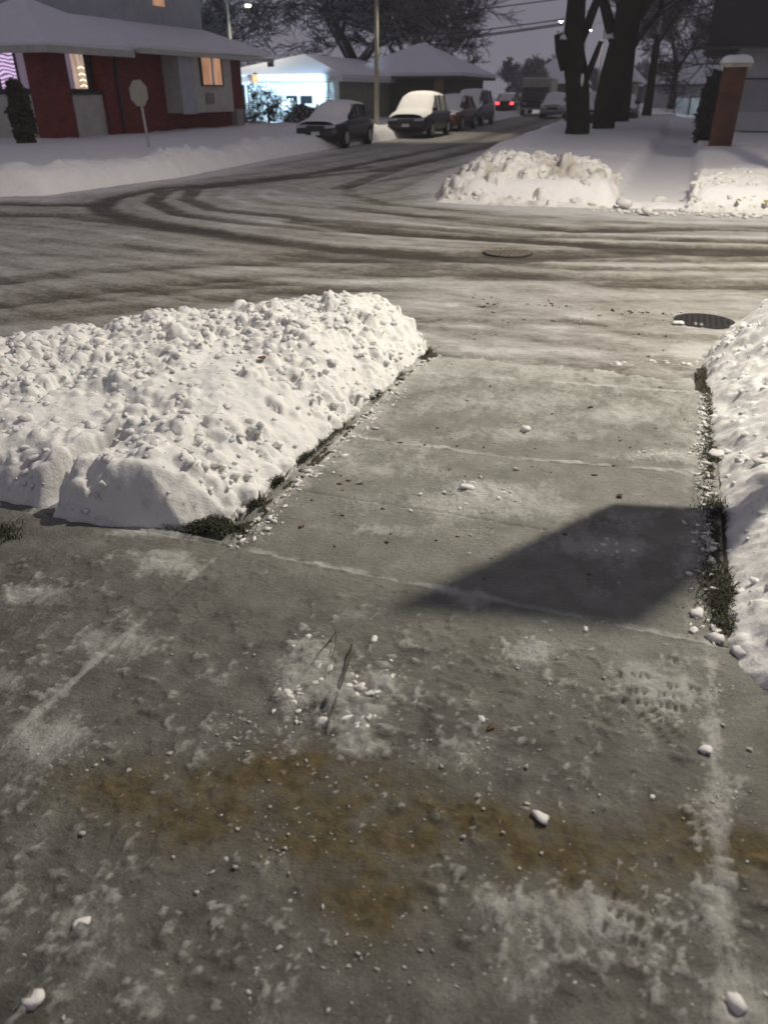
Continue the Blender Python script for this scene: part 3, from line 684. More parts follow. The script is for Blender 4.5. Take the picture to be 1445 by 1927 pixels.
# leaf on the left bank, litter by the far bank
def leaf(x, y, z, s, lb, mat=M_leaf, name='dead_leaf', cat='leaf'):
    mb = MB(); n = 9; pts = []
    for k in range(n):
        a = 2*math.pi*k/n; r = s*(1 if k % 2 else .72)*(1.3 if k == 0 else 1); pts.append((r*math.cos(a), .6*r*math.sin(a), .15*r*math.sin(2*a)))
    mb.add([(0, 0, .25*s)]+pts, [(0, 1+k, 1+(k+1) % n) for k in range(n)])
    mb.add([(p[0], p[1], p[2]-.004) for p in [(0, 0, .25*s)]+pts], [(0, 1+(k+1) % n, 1+k) for k in range(n)])
    o = mb.build(name, mat); o.location = (x, y, z); o.rotation_euler = (.2, .1, x*9); tag(o, lb, cat)
x, y = G(490, 636, .4); leaf(x, y, zL(x, y)+.03, .03, 'dry brown leaf on top of the left snow bank')
x, y = G(922, 1372); leaf(x, y, .008, .018, 'small dark leaf beside a snow crumb on the pavement')
x, y = G(1110, 768); leaf(x, y, .008, .022, 'curled brown leaf on the middle of the walk')
M_yel = simple('yellow_leaf', (.45, .30, .03), .7, .3, 30)
for px, lb in ((1388, 'yellow leaf stuck in the far snow bank, left of the pair'), (1440, 'yellow leaf stuck in the far snow bank, right of the pair')):
    gx, gz = PY(px, 380, 13.25); leaf(gx, 13.2, .14, .07, lb, M_yel)

# ------------------------------------------------------------------ grass strips, soil, plants
def grassstuff(name, label, spots, seed):
    rs = np.random.RandomState(seed); V, Fc = [], []
    for (x, y, sx, sy_, n, hh) in spots:
        for _ in range(n):
            px, py = x+rs.randn()*sx, y+rs.randn()*sy_
            a = rs.rand()*6.28; w = .0022; h = hh*(.3+.7*rs.rand()); lean = (rs.randn(2)*h*1.3)
            b = len(V); dx, dy = math.cos(a)*w, math.sin(a)*w; z0 = -.01
            V += [(px-dx, py-dy, z0), (px+dx, py+dy, z0), (px+dx*.8+lean[0]*.45, py+dy*.8+lean[1]*.45, h*.65), (px-dx*.8+lean[0]*.45, py-dy*.8+lean[1]*.45, h*.65), (px+lean[0], py+lean[1], h*.85)]
            Fc += [(b, b+1, b+2), (b, b+2, b+3), (b+3, b+2, b+4)]
    o = npmesh(name, np.array(V), np.array(Fc), M_grass, smooth=False); tag(o, label, 'grass', kind='stuff')
sp = []
for px, py, sx, sy_, n in [(395, 985, .07, .025, 900), (350, 990, .05, .02, 500), (480, 945, .03, .03, 260), (520, 905, .02, .03, 220), (570, 860, .02, .05, 420), (632, 812, .02, .06, 480), (705, 745, .02, .06, 300), (750, 710, .02, .08, 330), (800, 668, .02, .08, 220), (600, 838, .02, .04, 200), (8, 1005, .04, .03, 300), (440, 1000, .04, .02, 200)]:
    x, y = G(px, py); sp.append((x, y, sx, sy_, n, .030))
grassstuff('grass', 'dark green grass poking out along the left edge of the walk', sp, 3)
sp = []
for y in np.arange(2.25, 5.1, .09):
    sp.append((.355+.012*math.sin(y*9), y, .016, .05, 70, .024))
for px, py, sx, sy_, n in [(1358, 1130, .035, .06, 700), (1345, 1090, .03, .05, 300), (1345, 960, .035, .05, 420), (1330, 860, .02, .05, 200), (1370, 1180, .03, .03, 200)]:
    x, y = G(px, py); sp.append((x, y, sx, sy_, n, .032))
grassstuff('grass', 'dark green grass poking out along the right edge of the walk', sp, 5)
def strip(label, pts, w, seed):
    xs, ys = [p[0] for p in pts], [p[1] for p in pts]; n = 160
    Y = np.linspace(min(ys), max(ys), n); o_ = np.argsort(ys); Xc = np.interp(Y, np.array(ys)[o_], np.array(xs)[o_])
    k = 13; U = np.linspace(-1, 1, k)
    ww = w*(.55+.9*fbm(Y*6, Y*0, seed))
    X = Xc[:, None]+U[None]*ww[:, None]; YY = np.repeat(Y[:, None], k, 1)
    Z = .010*(1-U[None]**2)+.018*(fbm(X*30, YY*30, seed)-.5)*(1-U[None]**4)-.004
    o = npmesh('soil_strip', np.stack([X, YY, Z-.002], -1).reshape(-1, 3), gridfaces(k, n), M_soil); tag(o, label, 'soil', kind='structure')
strip('bare dark soil along the left edge of the walk', [(-1.44, 2.2), (-1.43, 3), (-1.42, 4), (-1.39, 4.75)], .035, 4)
strip('bare dark soil along the right edge of the walk', [(.375, 2.1), (.37, 3), (.36, 4), (.34, 5.05)], .045, 6)

# twigs on the near pavement
def twig(p, q, label, r=.0018, z=.012):
    a, b = G(*p), G(*q); mb = MB(); pts = []
    for k in range(7):
        t = k/6; pts.append((a[0]+(b[0]-a[0])*t+.006*math.sin(t*5), a[1]+(b[1]-a[1])*t, z+.012*math.sin(t*3.1)))
    mb.tube(pts, [r*(1.1-.8*k/6) for k in range(7)], 6)
    o = mb.build('twig', M_twig, smooth=True); tag(o, label, 'twig')
twig((662, 1225), (617, 1392), 'long thin dark twig lying on the trodden snow lump', .0032, .022)
twig((632, 1196), (590, 1260), 'short thin twig above and left of the long one', .0022, .018)
twig((632, 1196), (622, 1290), 'upright looking short twig crossing the other short one', .0018, .024)

# ------------------------------------------------------------------ manholes
def manhole(x, y, r, z, label, mat=M_iron):
    e = empty('manhole_cover', (x, y, z), label=label, cat='manhole cover')
    lid = MB(); lid.tube([(0, 0, -.04), (0, 0, .004)], [r, r], 48)
    mb = MB(); n = 48
    for i in range(n):
        a, b = 2*math.pi*i/n, 2*math.pi*(i+1)/n
        P = [(c*math.cos(t), c*math.sin(t), zz) for t in (a, b) for c, zz in ((r*1.0, -.001), (r*1.0, .0015), (r*1.05, .0015), (r*1.07, -.02))]
        mb.add(P, [(0, 1, 5, 4), (1, 2, 6, 5), (2, 3, 7, 6)])
    mb.build('rim', M_iron, e)
    for i in range(-4, 5):
        for k in range(-4, 5):
            if math.hypot(i, k) < 4.3: c = r/5; lid.box(i*c-.3*c, i*c+.3*c, k*c-.3*c, k*c+.3*c, .0, .0075)
    lid.build('lid', mat, e)
    return e
a = G(955, 473, -.04); manhole(a[0], a[1], .27, -.047, 'round iron manhole cover dusted with slush in the middle of the road', simple('slushy_iron', (.12, .105, .085), .7, .4, 14))
a = G(1324, 606, -.04); manhole(a[0], a[1], .22, -.030, 'dark bare manhole cover beside the right snow bank')
single_chunk(1277, 603, .03, 'small snow chunk lying on the dark manhole cover', z=-.03)

# ------------------------------------------------------------------ the street lamp that lights the corner (stands outside the frame)
def street_lamp(base, head, col, power, label, spot=None, emit=30, group=None, r=.16, arm_up=.5, blend=.5):
    e = empty('street_lamp', base, label=label, cat='street lamp', group=group)
    d = Vector(head)-Vector(base); h = d.z+arm_up
    mb = MB(); mb.tube([(0, 0, -.3), (0, 0, h)], [.11, .07], 12); mb.build('pole', M_pole, e, True)
    mb = MB(); pts = [(d.x*t, d.y*t, h-.25+(.25+d.z+.12-h)*t+.35*math.sin(math.pi*t)) for t in [k/8 for k in range(9)]]
    mb.tube(pts, .03, 8); mb.build('arm', M_metal, e, True)
    mb = MB(); n = 16
    for i in range(n):
        a, b = 2*math.pi*i/n, 2*math.pi*(i+1)/n
        P = [(d.x+q*math.cos(t), d.y+q*math.sin(t), d.z+zz) for t in (a, b) for q, zz in ((.20, .02), (.16, .14), (.0, .18))]
        mb.add(P, [(0, 3, 4, 1), (1, 4, 5, 2)])
    mb.build('lamp_head', M_metal, e, True)
    mb = MB(); mb.tube([(d.x, d.y, d.z+.015), (d.x, d.y, d.z-.05), (d.x, d.y, d.z-.09)], [.15, .13, .05], 16); mb.build('bulb', emis('bulb', col, emit), e, True)
    L = bpy.data.lights.new('lamp_light', 'SPOT' if spot else 'POINT'); L.energy = power; L.color = col; L.shadow_soft_size = r
    if spot: L.spot_size = R(spot); L.spot_blend = blend
    lo = bpy.data.objects.new('lamp_light', L); COL.objects.link(lo); lo.parent = e; lo.location = (d.x, d.y, d.z-.12-(r if not spot else .02))
    return e
LH = (2.77, 7.34, 7.6)
street_lamp((5.6, 6.9, 0), LH, (1, .925, .79), 4050, 'street lamp over the crossing just outside the picture', spot=170, r=.12, blend=.45)
# unseen board by the right bank, added and sized to shadow the walk
def shadow_panel():
    L = np.array([2.77, 7.34]); lz = LH[2]-.14; z1 = 1.22
    A = np.array([-.04, 2.97]); Fp = np.array([-.70, 1.93])
    d1, d2 = np.linalg.norm(L-A), np.linalg.norm(L-Fp); z2 = lz*(1-d1/d2*(1-z1/lz))
    p1 = A+(L-A)*z1/lz; p2 = Fp+(L-Fp)*z2/lz; p = (p1+p2)/2
    u = np.array([.975, .22]); w = .57
    e = empty('shadow_board', (float(p[0]+u[0]*w/2), float(p[1]+u[1]*w/2), 0), math.atan2(u[1], u[0]), label='unseen plain board on a post, added in the right snow bank to shadow the walk', cat='notice board')
    mb = MB(); mb.box(-w/2, w/2, -.008, .008, z1, z2); mb.build('panel', M_white, e)
    mb = MB(); mb.tube([(w/2-.02, .035, -.1), (w/2-.02, .035, z2+.02)], .022, 8); mb.build('post', M_metal, e, True)
shadow_panel()

# ------------------------------------------------------------------ trees
def make_tree(name, label, base, h, r0, seed, levels=5, spread=.55, mat=M_barksnow, tmat=M_twigsnow, group=None, trunk_h=.35, cat='tree', nbr=(3, 4), twig_r=.010, droop=.0, width=1., lean=(0, 0), cap=9000):
    rd = random.Random(seed); e = empty(name, base, label=label, cat=cat, group=group)
    tr, cr = MB(), MB(); th = h*trunk_h
    pts = [Vector((0, 0, -.3))]
    for k in range(1, 7):
        t = k/6; pts.append(Vector((lean[0]*t+rd.uniform(-.04, .04)*r0*3, lean[1]*t+rd.uniform(-.04, .04)*r0*3, th*t)))
    tr.tube(pts, [r0*(1.35 if k == 0 else 1.08-.4*k/6) for k in range(7)], 12)
    tr.build('trunk', mat, e, True)
    cnt = [0]
    def grow(p, d, L, r, lv):
        if cnt[0] > cap: return
        cnt[0] += 1
        n = 4 if lv > 1 else 3; q = [p]; dd = d.copy()
        for k in range(n):
            dd = (dd+Vector((rd.uniform(-.2, .2), rd.uniform(-.2, .2), rd.uniform(-.10, .16)-droop*(levels-lv)*.05))).normalized(); q.append(q[-1]+dd*L/n)
        re = max(r*.55, twig_r*.6)
        cr.tube(q, [r+(re-r)*k/n for k in range(n+1)], 6 if lv > levels-2 else 4 if lv > 1 else 3, False)
        if lv <= 0: return
        m = rd.randint(*nbr)
        for k in range(m):
            t = 1 if k == 0 else rd.uniform(.35, 1); i = min(int(t*n), n-1); P = q[i].lerp(q[i+1], t*n-i) if t < 1 else q[-1]
            ax = Vector((rd.uniform(-1, 1), rd.uniform(-1, 1), rd.uniform(-.5, .6))); ax = (ax-dd*ax.dot(dd)).normalized()
            nd = (dd*(1-spread*rd.uniform(.3, 1.))+ax*spread*rd.uniform(.6, 1.3)); nd.x *= width; nd.y *= width; nd.normalize()
            grow(P, nd, L*rd.uniform(.62, .85), max(re*rd.uniform(.7, 1), twig_r*.7), lv-1)
    for k in range(4):
        a = 2*math.pi*k/4+rd.uniform(-.5, .5); d = Vector((math.cos(a)*spread*1.1*width, math.sin(a)*spread*1.1*width, rd.uniform(.6, 1.1))).normalized()
        grow(pts[-1]-Vector((0, 0, th*.18*rd.random())), d, (h-th)*.34, r0*.55, levels)
    cr.build('crown', tmat, e); return e
GT = 'bare trees behind the houses'
make_tree('bare_tree', 'huge dark snow dusted tree spreading above the lit bungalow', (-25, 62, 0), 17, .62, 3, 6, .72, trunk_h=.22, width=1.35, twig_r=.035, cap=11000)
make_tree('bare_tree', 'big bare tree rising right behind the light pole', (-22, 66, 0), 12, .42, 8, 6, .62, trunk_h=.25, width=1.1, twig_r=.03, cap=8000)
make_tree('bare_tree', 'dark bare tree between the brick house roof and the street lamp', (-37, 58, 0), 13, .45, 12, 6, .7, trunk_h=.2, width=1.2, twig_r=.035, cap=7000)
make_tree('bare_tree', 'dark tree behind the porch roof at the left edge', (-36, 33, 0), 12, .4, 15, 6, .7, trunk_h=.2, width=1.3, twig_r=.03, cap=5000)

# two rough street trees with stubs on the right verge
def stub_tree(base, pts, rs_, limbs, label, seed):
    e = empty('street_tree', base, label=label, cat='tree', group='rough trunked trees on the right verge')
    mb = MB(); mb.tube(pts, rs_, 14); o = mb.build('trunk', M_barksnow, e, True)
    for i, v in enumerate(o.data.vertices):
        v.co.x += .03*math.sin(i*1.7+v.co.z*5); v.co.y += .03*math.cos(i*2.3)
    for lp, lr in limbs:
        mb = MB(); mb.tube(lp, lr, 10); mb.build('limb', M_barksnow, e, True)
    # high crown above the picture
    mb = MB(); rd = random.Random(seed)
    def g(p, d, L, r, lv):
        q = [p]; dd = d.copy()
        for k in range(4): dd = (dd+Vector((rd.uniform(-.2, .2), rd.uniform(-.2, .2), rd.uniform(-.1, .15)))).normalized(); q.append(q[-1]+dd*L/4)
        mb.tube(q, [r*(1-.45*k/4) for k in range(5)], 5, False)
        if lv:
            for k in range(3): g(q[-1-(k == 2)], (dd+Vector((rd.uniform(-1, 1), rd.uniform(-1, 1), rd.uniform(-.3, .5)))*.8).normalized(), L*.75, r*.5, lv-1)
    for p in [Vector(pts[-1])]+[Vector(l[0][-1]) for l in limbs if l[0][-1][2] > 4]:
        for k in range(3): g(p, Vector((rd.uniform(-.8, .8), rd.uniform(-.8, .8), 1)).normalized(), 2.2, rs_[-1]*.55, 5)
    mb.build('crown', M_twigsnow, e)
stub_tree((-3.9, 31, 0), [(.0, 0, -.3), (.02, 0, .5), (-.06, 0, 1.4), (-.25, 0, 2.2), (-.45, 0, 3.0), (-.50, 0, 4.4), (-.55, 0, 6.5), (-.6, 0, 8)], [.50, .42, .40, .40, .36, .30, .26, .22],
          [([(-.6, 0, 2.3), (-.85, -.1, 2.9), (-.95, -.15, 3.35)], [.22, .20, .17]), ([(-.35, 0, 2.9), (-.02, 0, 3.6), (.18, .1, 4.3), (.3, .1, 6)], [.20, .16, .14, .1]), ([(-.05, 0, 1.7), (.25, -.1, 2.3), (.5, -.1, 3.1)], [.16, .12, .08])],
          'nearer street tree on the right verge with a cut stub on its left side', 41)
stub_tree((-3.45, 36, 0), [(0, 0, -.3), (.0, 0, .5), (.02, 0, 1.2), (.15, 0, 2.2), (.35, 0, 3.2), (.45, 0, 4.6), (.6, 0, 7)], [.52, .44, .48, .55, .52, .46, .36],
          [([(.2, 0, 3.1), (-.3, .1, 4.0), (-.7, .1, 4.9), (-1, 0, 7)], [.28, .22, .18, .12]), ([(.4, 0, 3.6), (1.0, 0, 4.5), (1.5, 0, 6)], [.26, .2, .13])],
          'thick forked street tree just behind the one with the stub', 44)
make_tree('bare_tree', 'squat dark trunk right behind the forked street tree', (-3.55, 46, 0), 11, .38, 61, 5, .55, trunk_h=.35, twig_r=.025, group='further trees along the right verge', cap=2500)
make_tree('bare_tree', 'slender dark tree left of the distant car headlights', (-2.9, 58, 0), 12, .28, 62, 6, .5, trunk_h=.4, twig_r=.025, group='further trees along the right verge', cap=5000)
make_tree('bare_tree', 'slender dark tree right of the distant car headlights', (-2.1, 84, 0), 13, .30, 63, 6, .55, trunk_h=.3, twig_r=.03, group='further trees along the right verge', cap=6000)
make_tree('bare_tree', 'broad dark tree crown left of the dark gable roof', (2.5, 62, 0), 10, .34, 64, 6, .75, trunk_h=.25, twig_r=.025, width=1.2, cap=8000)
make_tree('bare_tree', 'thin post like tree before the pale lit fence', (.2, 95, 0), 11, .22, 65, 6, .6, trunk_h=.3, twig_r=.03, cap=4000)
# pale trees far down the street
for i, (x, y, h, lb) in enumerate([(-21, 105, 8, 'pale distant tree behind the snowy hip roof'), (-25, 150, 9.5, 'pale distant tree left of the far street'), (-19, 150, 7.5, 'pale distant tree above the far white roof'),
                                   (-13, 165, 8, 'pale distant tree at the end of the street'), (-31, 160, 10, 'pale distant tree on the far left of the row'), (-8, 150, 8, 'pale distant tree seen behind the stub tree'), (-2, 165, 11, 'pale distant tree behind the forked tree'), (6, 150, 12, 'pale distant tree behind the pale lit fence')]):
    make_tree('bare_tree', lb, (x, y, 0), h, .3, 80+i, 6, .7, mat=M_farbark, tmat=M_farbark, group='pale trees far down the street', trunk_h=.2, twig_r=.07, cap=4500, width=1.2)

# ------------------------------------------------------------------ houses
def lit_window(parent, x, y0, y1, z0, z1, mats, frame=.08, name='window'):
    """window in a wall of constant x facing +x; mats list of (y share, material)"""
    mb = MB()
    for a in ((y0-frame, y0, z0-frame, z1+frame), (y1, y1+frame, z0-frame, z1+frame), (y0, y1, z0-frame, z0), (y0, y1, z1, z1+frame)): mb.box(x-.05, x+.06, *a)
    f = mb.build(name, M_dark, parent); n = sum(s for s, _ in mats); y = y0
    for s, m in mats:
        w = (y1-y0)*s/n; mb = MB(); mb.box(x-.03, x+.02, y+.01, y+w-.01, z0, z1); mb.build('pane', m, f); y += w
    return f
def curtain(name, c1, c2, strength, scale=9):
    m, n, l, b = newmat(name); b.inputs['Base Color'].default_value = (.05, .05, .05, 1)
    c = ramp(n, l, noise(n, l, scale, 4, .6, (1, 1.0, .12)), [(.35, c1), (.65, c2)])
    l.new(c, b.inputs['Emission Color']); b.inputs['Emission Strength'].default_value = strength; return m
E_lilac = curtain('lilac_lit_blind', (.35, .22, .45), (.95, .75, 1.0), .85, 7)
def slatblind(name):
    m, n, l, b = newmat(name); b.inputs['Base Color'].default_value = (.05, .05, .05, 1)
    w = n.new('ShaderNodeTexWave'); w.bands_direction = 'Z'; w.inputs['Scale'].default_value = 2.6; w.inputs['Distortion'].default_value = 6; w.inputs['Detail'].default_value = 2
    t = n.new('ShaderNodeTexCoord'); l.new(t.outputs['Object'], w.inputs['Vector'])
    c = ramp(n, l, w.outputs['Fac'], [(.25, (.16, .09, .2)), (.6, (.85, .62, .95))])
    l.new(c, b.inputs['Emission Color']); b.inputs['Emission Strength'].default_value = .95; return m
E_blind = slatblind('slatted_lit_blind')
E_mauve = curtain('mauve_curtain', (.10, .075, .11), (.17, .13, .19), .9, 4)
E_warm = curtain('warm_curtain', (.28, .17, .12), (.62, .46, .38), .9, 6)
E_orange = curtain('orange_curtain', (.30, .13, .06), (.62, .34, .22), .9, 6)
def brick_house():
    e = empty('brick_house', (-20, 27, 0), label='red brick bungalow with porch, lit windows, white bay and snow covered roof', cat='house')
    def B(*a): return MB().box(*a)
    O = (-20, -27)
    mb = MB(); mb.box(-8, 0, -1.1, 8.2, -.3, 3.0); mb.build('wall', M_redbrick, e)
    mb = MB(); mb.box(-8, -.45, -4.45, -1.1, -.3, 3.0); mb.build('porch_wall', M_darkwall, e)
    for x0, x1, y0, y1 in ((-.55, .05, -4.75, -3.5), (-.44, .05, -1.75, -1.1), (-3.6, -2.9, -4.75, -4.3)):
        B(x0, x1, y0, y1, -.3, 2.84).build('column', M_redbrick, e)
    f = B(-.4, -.1, -3.498, -1.752, -.3, 1.5).build('parapet', M_cream, e); B(-.43, -.02, -3.498, -1.752, 1.503, 1.58).build('coping', M_dark, f)
    f = B(-2.898, -.552, -4.68, -4.46, -.3, 1.5).build('parapet', M_cream, e); B(-2.898, -.552, -4.72, -4.46, 1.503, 1.58).build('coping', M_dark, f)
    wf = MB()
    for a in ((-2.0, -.60, 1.6, 1.68), (-2.0, -.60, 2.72, 2.8), (-2.0, -1.93, 1.68, 2.72), (-.67, -.60, 1.68, 2.72), (-1.16, -1.10, 1.68, 2.72)): wf.box(a[0], a[1], -4.56, -4.455, a[2], a[3])
    wf = wf.build('window', M_dark, e)
    MB().box(-1.93, -1.16, -4.50, -4.46, 1.68, 2.72).build('pane', E_blind, wf); MB().box(-1.10, -.67, -4.50, -4.46, 1.68, 2.72).build('pane', E_mauve, wf)
    lit_window(e, -.38, -3.38, -2.12, 1.68, 2.72, [(.55, E_mauve), (.6, E_warm)])
    mb = MB()
    for i, z in enumerate((1.75, 1.92, 2.1, 2.3)):
        c = (-.28, -2.42, z); mb.tube([(c[0], c[1]-.16, z), (c[0], c[1], z+.05), (c[0], c[1]+.16, z)], .012, 6)
    mb.build('fairy_light', emis('fairy_light', (1, .8, .5), 3), e)
    # bay
    bay = MB(); bay.box(0.003, .75, 2.0, 6.0, .84, 2.98); w = bay.build('bay', M_cream, e)
    mb = MB(); mb.box(.75, .78, 1.98, 3.0, .80, 2.98); mb.build('corner_board', M_greywall, w)
    lit_window(e, .80, 3.55, 5.1, 1.85, 2.85, [(1, E_orange), (.28, M_white), (.8, E_orange)], .05)
    B(.76, .84, 3.75, 4.3, 1.15, 1.55).build('vent', M_taupe, e)
    B(.003, .3, 7.0, 7.6, -.2, .9).build('gas_meter', M_metal, e)
    # downpipe
    MB().tube([(.1, -1.0, 0), (.1, -1.0, 2.8)], .05, 8).build('downpipe', M_dark, e)
    # main roof skirt and upper storey
    r = MB(); ze = 3.02
    r.slab([(.95, -.8, ze+.05), (.95, 9.6, ze+.18), (-2.0, 8.6, 4.10), (-2.0, -1.0, 4.08)], .16)
    r.slab([(.95, 9.6, ze+.18), (-9, 9.6, ze+.18), (-9, 8.6, 4.1), (-2.0, 8.6, 4.10)], .16)
    r.slab([(-2, -1, 4.08), (-2, 8.6, 4.1), (-9, 8.6, 4.1), (-9, -1, 4.08)], .16)
    r.build('roof', M_roofsnow, e)
    r = MB(); ap = (-2.1, -2.6, 4.45); q = [(.8, -5.15, 2.94), (.8, .4, 3.04), (-5, .4, 3.04), (-5, -5.15, 2.94)]
    for k in range(4): r.slab([q[k], q[(k+1) % 4], ap], .16)
    r.build('porch_roof', M_roofsnow, e)
    mb = MB(); mb.box(.72, .86, -5.2, -.8, 2.66, 2.86); mb.box(-5, .72, -5.2, -5.06, 2.66, 2.86); mb.box(.9, 1.05, -.75, 9.55, 2.80, 2.96); mb.build('gutter', M_cream, e)
    mb = MB(); mb.box(-7.9, .75, -4.9, 9.5, 2.85, 2.88); mb.build('soffit', M_darkwall, e)
    mb = MB(); mb.box(-8, -1.95, 2.6, 8.4, 4.05, 7.2); g = mb.build('upper_wall', M_greywall, e)
    mb = MB(); mb.box(-1.95, -1.92, 4.75, 5.55, 4.75, 6.2); mb.build('upper_window', E_orange, e)
    mb = MB(); mb.slab([(-1.4, 1.6, 7.2), (-1.4, 9.2, 7.2), (-5, 9.2, 9), (-5, 1.6, 9)], .15); mb.build('upper_roof', M_roofsnow, e)
    return e
bh = brick_house()
# floodlight under the eave of the brick house, aimed at the pale bungalow
fl = empty('floodlight', (-19.05, 36.4, 2.78), label='cold white floodlight under the right hand eave of the red brick bungalow', cat='floodlight')
mb = MB(); mb.box(-.14, .14, -.10, .05, -.16, .02); mb.build('housing', M_metal, fl)
mb = MB(); mb.box(-.12, .12, .052, .07, -.14, 0); mb.build('lens', emis('cold_lens', (.75, .9, 1), 8), fl)
L = bpy.data.lights.new('flood_light', 'SPOT'); L.energy = 4000; L.color = (.50, .76, 1); L.spot_size = R(74); L.spot_blend = .35; L.shadow_soft_size = .08
lo = bpy.data.objects.new('flood_light', L); COL.objects.link(lo); lo.parent = fl; lo.location = (0, .12, -.07)
lo.rotation_euler = (Vector((-22.6, 43, .8))-Vector((-19.05, 36.5, 2.7))).to_track_quat('-Z', 'Y').to_euler()

def hip_house(name, label, x0, x1, y0, y1, zw, zr, wm, wm2, over=.6, inset=None, cat='house', chim=None):
    e = empty(name, ((x0+x1)/2, y0, 0), label=label, cat=cat); cx = (x0+x1)/2
    a, b = x0-cx, x1-cx; d = y1-y0
    MB().box(a, b, 0, d, -.4, zw).build('wall', wm, e)
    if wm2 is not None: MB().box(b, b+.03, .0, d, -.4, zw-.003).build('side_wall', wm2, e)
    o = over; s = inset if inset is not None else min((b-a)/2, d/2)+o
    A, Bp, C, D = (a-o, -o, zw), (b+o, -o, zw), (b+o, d+o, zw), (a-o, d+o, zw)
    if d >= b-a: r1, r2 = (0, s-o, zr), (0, d-s+o, zr)
    else: r1, r2 = (a-o+s, d/2, zr), (b+o-s, d/2, zr)
    mb = MB()
    if d >= b-a: P = [[A, Bp, r1], [Bp, C, r2, r1], [C, D, r2], [D, A, r1, r2]]
    else: P = [[A, Bp, r2, r1], [Bp, C, r2], [C, D, r1, r2], [D, A, r1]]
    for p in P: mb.slab([(q[0], q[1], q[2]+.18) for q in p], .18)
    mb.build('roof', M_roofsnow, e)
    mb = MB(); mb.box(a-o, b+o, -o, d+o, zw-.16, zw-.004); mb.build('eave', M_white if wm2 is not None else M_darkwall, e)
    if chim:
        MB().box(*chim).build('chimney', M_darkwall, e)
    return e
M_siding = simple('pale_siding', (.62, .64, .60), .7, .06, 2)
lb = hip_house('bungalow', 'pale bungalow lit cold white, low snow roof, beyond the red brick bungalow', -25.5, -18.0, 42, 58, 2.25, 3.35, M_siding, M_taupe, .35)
mb = MB(); mb.box(.6, 1.25, -.03, .0, 1.05, 1.42); mb.build('window', M_glass, lb)
mb = MB(); mb.box(1.45, 2.15, -.03, .0, 1.05, 1.42); mb.build('window', M_glass, lb)
mb = MB(); mb.box(-2.5, -1.75, -.03, .0, .0, 2.0); mb.build('door', M_glass, lb)
mb = MB(); mb.slab([(-3.9, -1.5, 2.05), (-.9, -1.5, 2.05), (-.9, .0, 2.42), (-3.9, 0, 2.42)], .12); mb.build('porch_roof', M_roofsnow, lb)
for x in (-1.1, -2.3): MB().box(x-.05, x+.05, -1.45, -1.35, -.2, 1.93).build('porch_post', M_white, lb)
la = empty('wall_lantern', (-22.1, 40.35, 2.25), label='glowing orange lantern hung on the porch roof of the cold lit bungalow', cat='lantern')
mb = MB(); mb.tube([(0, 0, -.22), (0, 0, -.16), (0, 0, .06), (0, 0, .16)], [.10, .16, .16, .04], 8); mb.build('lantern_glass', emis('orange_glow', (1, .5, .15), 1.4), la)
mb = MB(); mb.tube([(0, 0, .16), (0, 0, .19), (0, 0, .25)], [.18, .14, .02], 8); mb.build('lantern_cap', M_dark, la)

h3 = hip_house('house', 'dark walled house with a tall snowy hip roof beyond the parked vehicles', -20.2, -14.0, 50, 58, 2.45, 4.15, M_darkwall, None, .7, chim=(-.7, -.35, 3.6, 4.0, 3.9, 4.6))
MB().box(2.0, 2.6, -.08, 0, -.3, 2.3).build('column', simple('tan_column', (.26, .18, .12), .8), h3)
hip_house('house', 'small far house with a white roof straight down the street', -21.5, -14.5, 112, 122, 2.6, 5.6, M_darkwall, None, .5)
hip_house('house', 'far house with white roof just left of the stub tree', -12.5, -7.5, 128, 138, 2.4, 5.2, M_darkwall, None, .5)
hip_house('house', 'far house with broad pale roof behind the slender dark trees', -4.5, 4.0, 88, 98, 2.3, 5.6, M_greywall, None, .5)
hip_house('house', 'far house glimpsed through the fork of the trees', -9.6, -6.5, 96, 104, 2.6, 5.0, M_taupe, None, .4)
# right: big dark gabled house above the pier, pale garage wall
def right_house():
    e = empty('house', (4, 34, 0), label='grey sided house with a dark overhanging upper storey at the right edge', cat='house')
    MB().box(-2.75, 6, 0, 9, -.4, 3.0).build('wall', M_greywall, e)
    for z in (.28, 2.0): MB().box(-2.8, 6, -.05, -.003, z-.03, z+.03).build('dark_rail', M_dark, e)
    MB().box(-2.78, 6, -.03, -.002, .95, 1.95).build('garage_panel', simple('darker_grey_panel', (.26, .265, .275), .8, .1, 2), e)  # panel in a darker grey than the wall around it
    mb = MB(); mb.box(-3.95, 6, -.8, 9, 3.0, 6.2); mb.build('upper_wall', M_darkwall2, e)
    mb = MB(); mb.slab([(-4.3, -1.0, 2.98), (6, -1.0, 2.98), (6, -.2, 3.15), (-4.3, -.2, 3.15)], .08); mb.build('fascia', M_dark, e)
    mb = MB(); mb.slab([(-4.4, -1.2, 6.2), (6.3, -1.2, 6.2), (6.3, 4.5, 9), (-4.4, 4.5, 9)], .2); mb.slab([(-4.4, 4.5, 9), (6.3, 4.5, 9), (6.3, 10, 6.2), (-4.4, 10, 6.2)], .2); mb.build('roof', M_roofsnow, e)
M_darkwall2 = simple('charcoal_boards', (.028, .026, .032), .85, .25, 2)
right_house()
